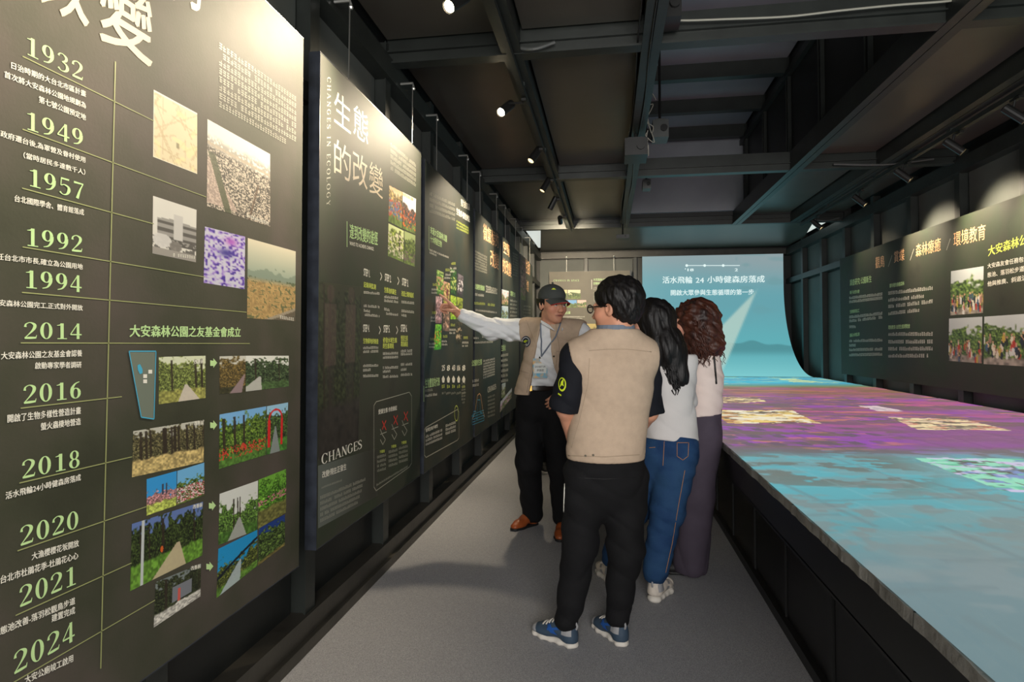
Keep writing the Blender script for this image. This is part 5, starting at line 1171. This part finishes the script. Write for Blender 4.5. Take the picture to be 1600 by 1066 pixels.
    def opening(x, y, z):     # wedge between the two front edges, widening toward neck and hem
        a = (x - mid[0]) * across[0] + (y - mid[1]) * across[1] + (z - mid[2]) * across[2]; fr = (x - mid[0]) * f3[0] + (y - mid[1]) * f3[1] + (z - mid[2]) * f3[2]
        w = .052 + np.clip(mid[2] - z, 0, .4) * .17 - np.clip(z - mid[2], 0, .2) * .10 + .0 * x
        return np.minimum(w - abs(a), fr + .02)
    v_.cut(opening); 
    v_.cone(neck - UP * .05, neck + UP * .06, .066, .07, .006, None, -1)
    v_.mesh('vest', 'vest', t); bv = v_.bvh
    for pts in ([(893, 528), (893, 574)], [(869, 549), (891, 550)], [(869, 551), (869, 600)], [(806, 578), (826, 583)], [(806, 578), (806, 604)], [(822, 500), (838, 540), (829, 582), (822, 620)], [(868, 505), (874, 545), (862, 600)]): seamline(t, 'vest_seam', 'seam', bv, pts, .0022)
    for (u, v) in ((865, 557), (865, 575), (865, 594)):
        q = hit(bv, u, v, .002)
        if q is not None: build(MB().tube([q, q + f3 * .004], .007, 8), 'snap', 'steel_snap', t)
    # round badge on the chest
    bg = patchon(t, 'round_patch', 'ink_navy', bv, circ(822, 534, 7.5, 9), .002, label='round navy patch with a green leaf')
    if bg:
        patchon(bg, 'patch_ring', 'ink_white', bv, circ(822, 534, 6, 7.2), .0035); patchon(bg, 'patch_disc', 'ink_navy', bv, circ(822, 534, 5.2, 6.3), .005)
        patchon(bg, 'leaf', 'logo_lime', bv, [(818, 533), (822, 530.5), (826.5, 533), (822, 536)], .0065)
        patchon(bg, 'foot_mark', 'ink_white', bv, [(819, 537.5), (825, 537.5), (824, 540), (820, 540)], .0065)
    # cap
    cp = Vol(.004); c1 = W(0, -.012, .054); fr = np.array([unit(W(1, 0, 0) - W(0, 0, 0)), unit(W(0, 1, 0) - W(0, 0, 0)), unit(W(0, 0, 1) - W(0, 0, 0))])
    cp.ell(c1, np.array((.088, .108, .082)) * 1.01, fr, .01).cut(plane_cut(W(0, 0, .030), -fr[2] + fr[1] * .08)); cp.ell(W(0, -.012, .054) + fr[2] * .09, (.008, .008, .006), fr, .003)
    co = cp.mesh('cap', 'cap', t)
    bm = MB(); nb = 13; rows = []
    for j in range(4):
        for i in range(nb):
            a = (i / (nb - 1) - .5) * 2; x = a * (.082 - .007 * j * abs(a)); y = .040 + .046 * (1 - a * a) + j * .026 * (1 - .5 * a * a); z = .048 - .022 * a * a - j * .009; rows.append(W(x, y, z))
    base = len(rows); rows += [q - fr[2] * .004 for q in rows]
    fq = [(j * nb + i, j * nb + i + 1, (j + 1) * nb + i + 1, (j + 1) * nb + i) for j in range(3) for i in range(nb - 1)]
    fq += [tuple(k + base for k in q[::-1]) for q in fq]; fq += [(3 * nb + i, 3 * nb + i + 1, base + 3 * nb + i + 1, base + 3 * nb + i) for i in range(nb - 1)]
    bo = mobj('cap_brim', np.array(rows), fq, 'cap', co, smooth=True); build(MB().tube([rows[3 * nb + i] - fr[2] * .003 for i in range(nb)], .0035, 5).tube([W(-.086, .02, .028), W(-.074, .058, .022), W(-.06, .08, .030)], .003, 5), 'brim_edge', 'cap_red', co, label='red brim edging')
    q = hit(cp.bvh, 865, 452, .002)
    if q is not None: build(MB().obox(q, RGT, f3, UP, .016, .003, .004, .4).obox(q + UP * .003, RGT, f3, UP, .009, .003, .003, .6), 'leaf_logo', 'logo_lime', co)
    hr = Vol(.0045); hr.ell(W(0, -.03, .02), np.array((.086, .094, .085)) * 1.06, fr).cut(plane_cut(W(0, .026, 0), fr[1])).cut(plane_cut(W(0, 0, -.055), -fr[2])); hr.cut(plane_cut(W(0, 0, .035), fr[2])); hr.mesh('hair', 'hair_black', t)
    # lanyard and badge
    bs = [s_.bvh, bv]
    for pts in ([(845, 505), (846, 530), (846, 557)], [(876, 505), (868, 526), (858, 540), (846, 557)]): seamline(t, 'lanyard_strap', 'lanyard', bs, pts, .0055, .004, 7, 6)
    ctr = hit(bs, 844, 575, .026)
    if ctr is not None:
        rr_ = unit(RGT + f3 * 0); up_ = UP; nn = unit(-FWD * .95 + RGT * .3); rr_ = unit(np.cross(up_, -nn)) * 1; rr_ = rr_ if rr_ @ RGT > 0 else -rr_
        bd = build(MB().obox(ctr, rr_, nn, up_, .052, .003, .066), 'name_badge', 'badge_blue', t, label='name badge with a coloured border')
        build(MB().obox(ctr + nn * .004, rr_, nn, up_, .044, .001, .034), 'badge_card', 'badge_white', bd)
        build(MB().tube([ctr + up_ * .066, ctr + up_ * .1], .008, 6), 'clip', 'steel_snap', bd)
        def btxt(s2, z, w, h):
            v0, f0 = glyphs(s2, 0); lo, hi = v0.min(0), v0.max(0); vv_ = [(ctr + nn * .0056 + rr_ * ((q[0] - lo[0]) / (hi[0] - lo[0]) - .5) * w + up_ * (z + (q[1] - lo[1]) / (hi[1] - lo[1]) * h)) for q in v0]
            mobj('lettering', np.array(vv_), f0, 'ink_black', bd)
        btxt('EXHIBITOR', .004, .076, .013); btxt('參展證', -.022, .05, .016)
    shoe(t, J(845, 815, .24)[:2] if False else V(anR[0], anR[1], 0)[:2] - .06 * unit(-RGT * .75 - FWD * .9)[:2], -RGT * .8 - FWD * .75, 'leather')
    shoe(t, V(anL[0], anL[1], 0)[:2] - .06 * unit(-RGT * .15 - FWD)[:2], -RGT * .2 - FWD * 1., 'leather')
    hm = MB()
    return t
guide()

# ================================================================== man seen from behind in a vest
def man_back():
    J = JD(2.78); foot = V(*(J(930, 600)[:2]), 0); t = thing('person', 'man with short black hair seen from behind in a beige vest over a black tee', 'person', foot)
    bk = -FWD; neck = J(962, 521, .03); hd = J(961, 482, .03); shL = J(903, 559, .0); shR = J(1004, 557, .05); chest = J(957, 600, .02); pel = J(948, 722, .04)
    elL = J(884, 640, .0); wrL = J(896, 690, .12); elR = J(1014, 645, .08); wrR = J(985, 690, .24)
    hipL = J(916, 742, .03); hipR = J(976, 742, .06); knL = J(906, 858, .02); knR = J(977, 858, .03); anL = J(886, 968, .0); anR = J(966, 966, .02)
    b = Vol(.005); fd = unit(-RGT * .80 + FWD * .62 + UP * -.03); W = head(b, hd, fd, (0, 0, 1), 1.0, neck, .056)
    b.cone(neck, chest, .06, .13, .05); b.cone(chest, pel, .12, .12, .05, (FWD, .7)); b.cone(shL, shR, .05, .05, .04); b.cone(neck, shL, .045, .045, .03); b.cone(neck, shR, .045, .045, .03); b.chain([shL, elL, wrL], [.048, .04, .028]); b.chain([shR, elR, wrR], [.048, .04, .028])
    for A in ((hipL, knL, anL), (hipR, knR, anR)): b.chain(A, [.08, .05, .034])
    for an in (anL, anR): b.cone(an, V(an[0], an[1], .06), .03, .026)
    hand(b, wrL, unit(RGT * .25 - UP * .5 + FWD * .6), unit(RGT), -1, (.35, .4, .45, .5)); hand(b, wrR, unit(-RGT * .8 + FWD * .1), unit(bk * -1), 1, (.5, .5, .5, .5))
    b.mesh('body', 'skin', t, face_color(W, (204, 146, 118))); eyes(W, 1.0, t)
    # hair: cropped mass with short locks
    hr = Vol(.0042); fr = np.array([unit(W(1, 0, 0) - W(0, 0, 0)), fd, unit(W(0, 0, 1) - W(0, 0, 0))])
    hr.ell(W(0, -.026, .052), np.array((.096, .110, .094)) * 1.05, fr, .02); hr.ell(W(0, -.062, -.008), np.array((.076, .062, .070)) * 1.02, fr, .03)
    hr.ell(W(.092, .035, -.03), (.040, .052, .045), fr, .01, -1); hr.ell(W(-.092, .035, -.03), (.040, .052, .045), fr, .01, -1); hr.ell(W(0, .115, -.01), (.075, .06, .062), fr, .015, -1)
    for q in (-1, 1): hr.ell(W(q * .088, -.008, -.012), (.022, .024, .036), fr, .006, -1)
    hr.warp(folds(21, .0035, 130, 45)); hr.mesh('hair', 'hair_black', t)
    rr = random.Random(4); st, ds = [], []
    for i in range(260):
        a = rr.uniform(-1.35, 1.35); zz = rr.uniform(-.06, .12); rad = math.sqrt(max(0, 1 - ((zz - .052) / .10) ** 2)); p_ = W(.094 * rad * math.sin(a), -.026 - .104 * rad * math.cos(a), zz); st.append(p_ - unit(p_ - W(0, -.02, .03)) * .008); ds.append(unit(p_ - W(0, -.02, .03)) * .45 + V(0, 0, -1))
    strands(t, 'hair_locks', 'hair_black', st, ds, .05, .0042, .003, 5, 4, .5)
    # glasses
    g = MB(); 
    for q in (-1, 1):
        c = W(q * .033, .112, .002); g.tube([c + 1.0 * (fr[0] * .025 * math.cos(a) + fr[2] * .019 * math.sin(a)) for a in np.linspace(0, 6.3, 15)], .0028, 5); g.tube([W(q * .058, .108, .008), W(q * .082, .05, .008), W(q * .084, -.005, .006)], .003, 5)
    g.tube([W(-.009, .114, .006), W(.009, .114, .006)], .003, 5); go = build(g, 'glasses', 'glasses', t)
    for q in (-1, 1):
        c = W(q * .033, .112, .002); P = [c + 1.0 * (fr[0] * .024 * math.cos(a) + fr[2] * .018 * math.sin(a)) for a in np.linspace(0, 6.28, 15)[:-1]]
        mobj('lens', np.array(P + [p_ + fd * .0015 for p_ in P]), [tuple(range(14)), tuple(range(27, 13, -1))] + [(i, 14 + i, 14 + (i + 1) % 14, (i + 1) % 14) for i in range(14)], 'clear', go)
    # black tee
    te = Vol(.007); te.cone(neck - UP * .05, chest, .08, .145, .05, (FWD, .8)); te.cone(shL, shR, .062, .062, .05); te.cone(neck - UP * .01, shL, .056, .056, .04); te.cone(neck - UP * .01, shR, .056, .056, .04); te.cone(chest, pel, .14, .14, .05, (FWD, .72)); te.cone(neck - UP * .04, neck - UP * .012, .07, .066, .02)
    cL = elL + (elL - shL) * .02; cR = elR + (elR - shR) * .0
    te.cone(shL, cL, .074, .074, .03); te.cone(shR, cR, .070, .066, .03)
    for p_, s0 in ((cL, shL), (cR, shR)): 
        n_ = unit(p_ - s0); te.cut((lambda P, N: (lambda x, y, z: np.where(((x - P[0]) ** 2 + (y - P[1]) ** 2 + (z - P[2]) ** 2) < .11 ** 2, (x - P[0]) * N[0] + (y - P[1]) * N[1] + (z - P[2]) * N[2], -1)))(p_, n_))
    te.warp(folds(31, .005, 30, 30)); te.mesh('tee_shirt', 'black_tee', t); tb_ = te.bvh
    # trousers
    tr = Vol(.0075); tr.cone(J(948, 705, .04), J(947, 752, .04), .162, .166, .04, (FWD, .72)); tr.chain([hipL, knL, anL + UP * .01], [.104, .074, .055], .03); tr.chain([hipR, knR, anR + UP * .01], [.104, .078, .052], .03)
    tr.cut(plane_cut(J(948, 700, .04), (0, 0, 1))).cut(lambda x, y, z: -(z - .065) + 0 * x + 0 * y).warp(folds(33, .006, 22, 26)); tr.mesh('trousers', 'black_cloth', t)
    seamline(t, 'trouser_seam', 'ink_black', tr.bvh, [(888, 746), (945, 749), (1002, 746)], .0012, .0)
    seamline(t, 'side_lettering', 'ink_white', tr.bvh, [(882.5, 756), (881, 800)], .0025)
    # vest
    v_ = Vol(.006); v_.cone(neck - UP * .05, chest, .095, .170, .05, (FWD, .8)); v_.cone(shL + RGT * .01, shR, .080, .084, .05); v_.cone(neck - UP * .0, shL + RGT * .02, .076, .080, .04); v_.cone(neck - UP * .0, shR, .076, .082, .04); v_.cone(chest, J(947, 700, .03), .172, .178, .05, (FWD, .74))
    v_.ell(J(957, 572, .0), (.16, .075, .07), np.array([RGT, FWD, UP]), .05)
    for sh, sg, q_ in ((shL, -1, -.035), (shR, 1, .008)): v_.cone(sh + RGT * sg * (.094 + q_) - UP * .01, sh + RGT * sg * .25 , .080, .11, .01, None, -1); v_.cone(sh + RGT * sg * (.085 + q_) - UP * .03, sh + RGT * sg * (.115 + q_) - UP * .22, .062, .05, .012, None, -1)
    v_.warp(folds(37, .0042, 15, 9)); hemL = J(948, 719, .0); v_.cut(plane_cut(hemL, (0, 0, -1))).cone(neck - UP * .06, neck + UP * .1, .066, .072, .006, None, -1).cut(plane_cut(neck + UP * .020, UP)); v_.mesh('vest', 'vest', t); bv = v_.bvh
    seamline(t, 'vest_seam', 'seam', bv, [(920, 548), (950, 546), (980, 546), (1018, 550)], .0018, .0); seamline(t, 'hem_seam', 'seam', bv, [(888, 712), (945, 714), (1008, 710)], .0018)
    seamline(t, 'vest_seam', 'seam', bv, [(921, 560), (919, 600), (906, 655), (893, 700)], .0014, .0)
    for (u, v) in ((915, 712), (927, 711)):
        q = hit(bv, u, v, .002)
        if q is not None: build(MB().tube([q, q + bk * .004], .005, 8), 'snap', 'steel_snap', t)
    # lanyard round the neck
    P = [neck + UP * .026 + 1.0 * (RGT * .086 * math.sin(a) - FWD * .080 * math.cos(a)) for a in np.linspace(-2.0, 2.0, 15)]
    lb = MB()
    for a_, b_2 in zip(P[:-1], P[1:]): m_ = (a_ + b_2) / 2; o_ = unit(m_ - neck); lb.obox(m_, unit(b_2 - a_), o_, np.cross(unit(b_2 - a_), o_), np.linalg.norm(b_2 - a_) / 2 * 1.05, .0015, .011)
    build(lb, 'lanyard_strap', 'lanyard', t)
    build(MB().tube([neck + UP * .018 + RGT * .074 * math.sin(a) - FWD * .074 * math.cos(a) for a in np.linspace(-2.4, 2.4, 21)], .009, 8), 'vest_collar', 'vest', t, smooth=True)
    # lime emblem on the sleeve
    em = patchon(t, 'sleeve_emblem', 'logo_lime', tb_, circ(879, 601, 5.8, 11), .003, label='round lime emblem on the left sleeve')
    if em:
        patchon(em, 'emblem_field', 'black_tee', tb_, circ(879, 600.5, 4.2, 8.4), .005); patchon(em, 'emblem_leaf', 'logo_lime', tb_, [(876, 606), (878, 597), (882, 592), (881, 600), (882, 604), (879, 602)], .007); patchon(em, 'emblem_caption', 'logo_lime', tb_, [(873, 614), (878, 617), (877.5, 619), (873, 616.5)], .004)
    dL = unit(-RGT * .78 + FWD * .62)[:2]; dR = unit(-RGT * .45 + FWD * .9)[:2]
    shoe(t, V(anL[0], anL[1], 0)[:2] - .06 * dL, V(*dL, 0), 'sneaker', .95, .265); shoe(t, V(anR[0], anR[1], 0)[:2] - .06 * dR, V(*dR, 0), 'sneaker', .95, .265)
    return t
man_back()

# ================================================================== woman with long straight hair
def woman_jeans():
    J = JD(3.28); foot = V(*(J(1000, 600)[:2]), 0); t = thing('person', 'woman with long black hair in a white tee and blue jeans, seen from behind', 'person', foot)
    neck = J(1030, 545, .02); hd = J(1017, 506, .02); shL = J(1003, 563, .02); shR = J(1066, 565, .02); chest = J(1040, 600, .02); pel = J(1047, 688, .03)
    hipL = J(1028, 705, .05); hipR = J(1058, 703, .0); knL = J(995, 790, .14); knR = J(1043, 795, -.03); anL = J(957, 872, .18); anR = J(1024, 895, -.03)
    elL = J(990, 620, .1); wrL = J(1000, 650, .25); elR = J(1070, 625, .12); wrR = J(1045, 640, .28)
    b = Vol(.006); fd = unit(-RGT * .86 + FWD * .5 - UP * .05); W = head(b, hd, fd, (0, 0, 1), 1.0, neck, .05)
    b.cone(neck, chest, .05, .11, .05); b.cone(chest, pel, .10, .11, .05, (FWD, .7)); b.cone(shL, shR, .045, .045, .04); b.chain([shL, elL, wrL], [.042, .034, .024]); b.chain([shR, elR, wrR], [.042, .034, .024])
    for A in ((hipL, knL, anL), (hipR, knR, anR)): b.chain(A, [.08, .05, .034])
    for an in (anL, anR): b.cone(an, V(an[0], an[1], .06), .028, .026)
    hand(b, wrL, unit(RGT * .7 + FWD * .3), unit(-UP), 1, (.4, .4, .4, .4), s=.9); hand(b, wrR, unit(-RGT * .8 + FWD * .2), unit(-UP), -1, (.4, .4, .4, .4), s=.9)
    b.mesh('body', 'skin', t, face_color(W, (216, 162, 138))); eyes(W, 1, t)
    te = Vol(.0075); te.cone(neck - UP * .05, chest, .07, .128, .05, (FWD, .8)); te.cone(shL, shR, .062, .064, .05); te.cone(chest, pel, .132, .152, .05, (FWD, .80)); te.chain([shR, elR, wrR + (elR - wrR) * .2], [.066, .055, .045], .05); te.chain([shL, elL, wrL + (elL - wrL) * .2], [.064, .056, .042], .03)
    te.warp(folds(41, .0045, 24, 26)).cut(plane_cut(J(1047, 686, .0), -UP + RGT * -.06)).cut(plane_cut(neck - UP * .03, (0, 0, 1))); te.mesh('tee_shirt', 'tee_white', t)
    tr = Vol(.0075); tr.cone(J(1046, 680, .03), J(1048, 706, .03), .122, .136, .04, (FWD, .82)); tr.chain([hipR, knR, anR + UP * .01], [.114, .086, .066], .03); tr.chain([hipL, knL, anL + UP * .01], [.105, .08, .062], .03)
    tr.cut(plane_cut(J(1047, 678, .0), (0, 0, 1))).cut(lambda x, y, z: -(z - .075) + 0 * x + 0 * y).warp(folds(43, .004, 26, 42)); tr.mesh('jeans', 'jeans', t)
    for pts in ([(1058, 692), (1076, 692)], [(1058, 692), (1058, 713)], [(1076, 692), (1075, 713)], [(1058, 713), (1067, 719)], [(1067, 719), (1075, 713)], [(1038, 690), (1036, 728)], [(1014, 700), (1024, 699)], [(1070, 735), (1060, 790), (1050, 850), (1040, 895)]): seamline(t, 'jeans_stitching', 'seam_orange', tr.bvh, pts, .0016)
    hr = Vol(.005); fr = np.array([unit(W(1, 0, 0) - W(0, 0, 0)), fd, UP])
    hr.ell(W(0, -.022, .045), (.092, .108, .092), fr, .02); hr.cone(hd - UP * .02 + RGT * .03 - FWD * .02, J(1043, 545, -.05), .09, .085, .05, (FWD, .85)); hr.cone(J(1040, 540, -.04), J(1062, 585, -.07), .082, .045, .05, (FWD, .7)); hr.cone(J(1056, 560, -.06), J(1064, 596, -.08), .05, .03, .03, (FWD, .6))
    hr.ell(W(0, .12, -.02), (.085, .06, .09), fr, .02, -1); hr.warp(folds(45, .004, 90, 16)); hr.mesh('hair', 'hair_black', t)
    rr = random.Random(9); st, ds = [], []
    for i in range(90):
        a, b2 = rr.uniform(0, 1), rr.uniform(0, 1); st.append(J(1034 + 34 * a, 555 + 32 * b2, -.06 - .04 * math.sin(a * 3.1))); ds.append(UP * -1 + RGT * .25)
    strands(t, 'hair_locks', 'hair_black', st, ds, .10, .009, .006, 6, 9, .3)
    shoe(t, V(anR[0], anR[1], 0)[:2] - .06 * unit(RGT * .5 + FWD * .8)[:2], RGT * .55 + FWD * .8, 'chunky', 1., .255); shoe(t, V(anL[0], anL[1], 0)[:2] - .06 * unit(-RGT * .2 + FWD)[:2], -RGT * .25 + FWD, 'chunky', 1., .255)
woman_jeans()

# ================================================================== woman with curly brown hair
def woman_slacks():
    J = JD(3.58); foot = V(*(J(1078, 600)[:2]), 0); t = thing('person', 'woman with curly dark brown hair in a cream blouse and wide purple grey slacks', 'person', foot)
    neck = J(1090, 535, .03); hd = J(1079, 505, .04); shL = J(1072, 553, .08); shR = J(1102, 557, .0); chest = J(1094, 590, .03); pel = J(1095, 660, .03)
    hip1 = J(1092, 680, .08); hip2 = J(1097, 680, .0); kn1 = J(1080, 775, .14); kn2 = J(1088, 775, .0); an1 = J(1068, 868, .14); an2 = J(1079, 872, .02)
    elR = J(1106, 628, .0); wrR = J(1082, 650, .2); elL = J(1066, 620, .12); wrL = J(1055, 650, .25)
    b = Vol(.006); fd = unit(-RGT * .97 + FWD * .28 - UP * .02); W = head(b, hd, fd, (0, 0, 1), 1.02, neck, .05)
    b.cone(neck, chest, .05, .11, .05); b.cone(chest, pel, .10, .11, .05); b.cone(shL, shR, .045, .045, .04); b.chain([shL, elL, wrL], [.042, .034, .024]); b.chain([shR, elR, wrR], [.042, .034, .024])
    for A in ((hip1, kn1, an1), (hip2, kn2, an2)): b.chain(A, [.08, .05, .034])
    for an in (an1, an2): b.cone(an, V(an[0], an[1], .05), .026, .024)
    hand(b, wrL, unit(-RGT * .3 + FWD * .3 - UP * .3), unit(-UP), 1, (.4, .4, .4, .4), s=.9); hand(b, wrR, unit(-RGT * .8 + FWD * .2), unit(-UP), -1, (.4, .4, .4, .4), s=.9)
    b.mesh('body', 'skin', t, face_color(W, (214, 156, 132))); eyes(W, 1, t)
    te = Vol(.0075); te.cone(neck - UP * .045, chest, .075, .135, .05, (RGT, .85)); te.cone(shL, shR, .07, .07, .05); te.cone(chest, pel, .132, .135, .05, (RGT, .88)); te.chain([shR, elR, wrR + (elR - wrR) * .3], [.075, .066, .048], .03); te.chain([shL, elL, wrL + (elL - wrL) * .3], [.068, .06, .045], .03)
    te.warp(folds(51, .005, 26, 30)).cut(plane_cut(J(1095, 648, .0), -UP + RGT * .1)).cut(plane_cut(neck - UP * .02, (0, 0, 1))); te.mesh('blouse', 'blouse', t)
    tr = Vol(.0075); tr.cone(J(1096, 632, .03), J(1095, 678, .03), .122, .125, .04, (RGT, .9)); tr.chain([hip2, kn2, an2 - UP * .03], [.108, .094, .10], .04); tr.chain([hip1, kn1, an1 - UP * .02], [.112, .095, .10], .04)
    tr.cut(plane_cut(J(1095, 630, .0), (0, 0, 1))).cut(lambda x, y, z: -(z - .02) + 0 * x + 0 * y).warp(folds(53, .0045, 34, 8)); tr.mesh('slacks', 'slacks', t)
    hr = Vol(.005); fr = np.array([unit(W(1, 0, 0) - W(0, 0, 0)), fd, UP])
    hr.ell(W(0, -.035, .045), (.098, .115, .09), fr, .02); hr.cone(J(1094, 500, -.01), J(1104, 535, -.02), .105, .10, .05, (FWD, .9)); hr.cone(J(1088, 520, -.06), J(1090, 545, -.05), .05, .05, .04); hr.ell(J(1110, 540, -.02), (.06, .06, .06), None, .04)
    hr.ell(W(0, .125, -.03), (.09, .062, .10), fr, .02, -1); hr.warp(folds(55, .008, 75, 60)); hr.mesh('hair', 'hair_brown', t)
    rr = random.Random(12); st, ds = [], []
    for i in range(170):
        a = rr.uniform(0, 1); st.append(J(1070 + 52 * a, 500 + 40 * rr.random(), -.10 * math.sin(a * 3.0) - .01)); ds.append(UP * -1 + RGT * rr.uniform(-.2, .5) + FWD * rr.uniform(-.3, .1))
    strands(t, 'hair_curls', 'hair_brown', st, ds, .13, .0055, .012, 8, 9, .3)
    shoe(t, V(an2[0], an2[1], 0)[:2] - .06 * unit(-RGT + FWD * .3)[:2], -RGT + FWD * .3, 'flat', .95, .25); shoe(t, V(an1[0], an1[1], 0)[:2] - .06 * unit(-RGT + FWD * .5)[:2], -RGT + FWD * .5, 'flat', .95, .25)
    # shoulder bag strap
    seamline(t, 'strap', 'ink_black', te.bvh, [(1115, 552), (1117, 575), (1119, 600)], .006)
woman_slacks()

# ================================================================== person mostly hidden behind the guide
def hidden_person():
    J = JD(6.5); foot = V(*(J(850, 600)[:2]), 0); t = thing('person', 'person in dark clothes standing farther back, mostly hidden behind the man in the cap', 'person', foot)
    neck = J(856, 520); hd = J(857, 500); shL = J(842, 530); shR = J(872, 530); chest = J(857, 550); pel = J(856, 608)
    hip1 = J(848, 620); hip2 = J(862, 620); kn1 = J(847, 670); kn2 = J(860, 670); an1 = J(846, 718); an2 = J(857, 716)
    b = Vol(.008); fd = unit(RGT * .2 - FWD); W = head(b, hd, fd, (0, 0, 1), .98, neck, .05)
    b.cone(neck, chest, .05, .11, .05); b.cone(chest, pel, .10, .11, .05); b.cone(shL, shR, .045, .045, .04)
    for sh, sg in ((shL, -1), (shR, 1)):
        el = sh - UP * .27 + RGT * sg * .03; wr = el - UP * .14 - FWD * .18; b.chain([sh, el, wr], [.042, .036, .026]); hand(b, wr, unit(-FWD * .6 - UP * .3 - RGT * sg * .5), unit(-UP), sg, (.5, .5, .5, .5), s=.9)
    for A in ((hip1, kn1, an1), (hip2, kn2, an2)): b.chain(A, [.08, .05, .034])
    b.mesh('body', 'skin', t, face_color(W)); eyes(W, .98, t)
    te = Vol(.009); te.cone(neck - UP * .05, chest, .07, .13, .05, (FWD, .8)); te.cone(shL, shR, .06, .06, .05); te.cone(chest, pel, .13, .135, .05, (FWD, .8))
    for sh, sg in ((shL, -1), (shR, 1)): te.cone(sh, sh - UP * .27 + RGT * sg * .03, .06, .052, .03)
    te.mesh('tee_shirt', 'black_tee', t)
    tr = Vol(.008); tr.cone(pel + UP * .04, J(856, 622), .125, .135, .04, (FWD, .8)); tr.chain([hip1, kn1, an1 - UP * .02], [.10, .08, .07], .03); tr.chain([hip2, kn2, an2 - UP * .02], [.10, .08, .07], .03); tr.warp(folds(61, .003, 30, 24)).cut(lambda x, y, z: -(z - .04) + 0 * x + 0 * y); tr.mesh('trousers', 'black_cloth', t)
    hr = Vol(.006); hr.ell(W(0, -.03, .04), (.09, .1, .09), np.array([unit(W(1, 0, 0) - W(0, 0, 0)), fd, UP])).cut(plane_cut(W(0, .05, .0), fd - UP * .6)); hr.mesh('hair', 'hair_black', t)
    for an in (an1, an2): shoe(t, V(an[0], an[1], 0)[:2] + .06 * FWD[:2], -FWD + RGT * .2, 'dark_white')
hidden_person()
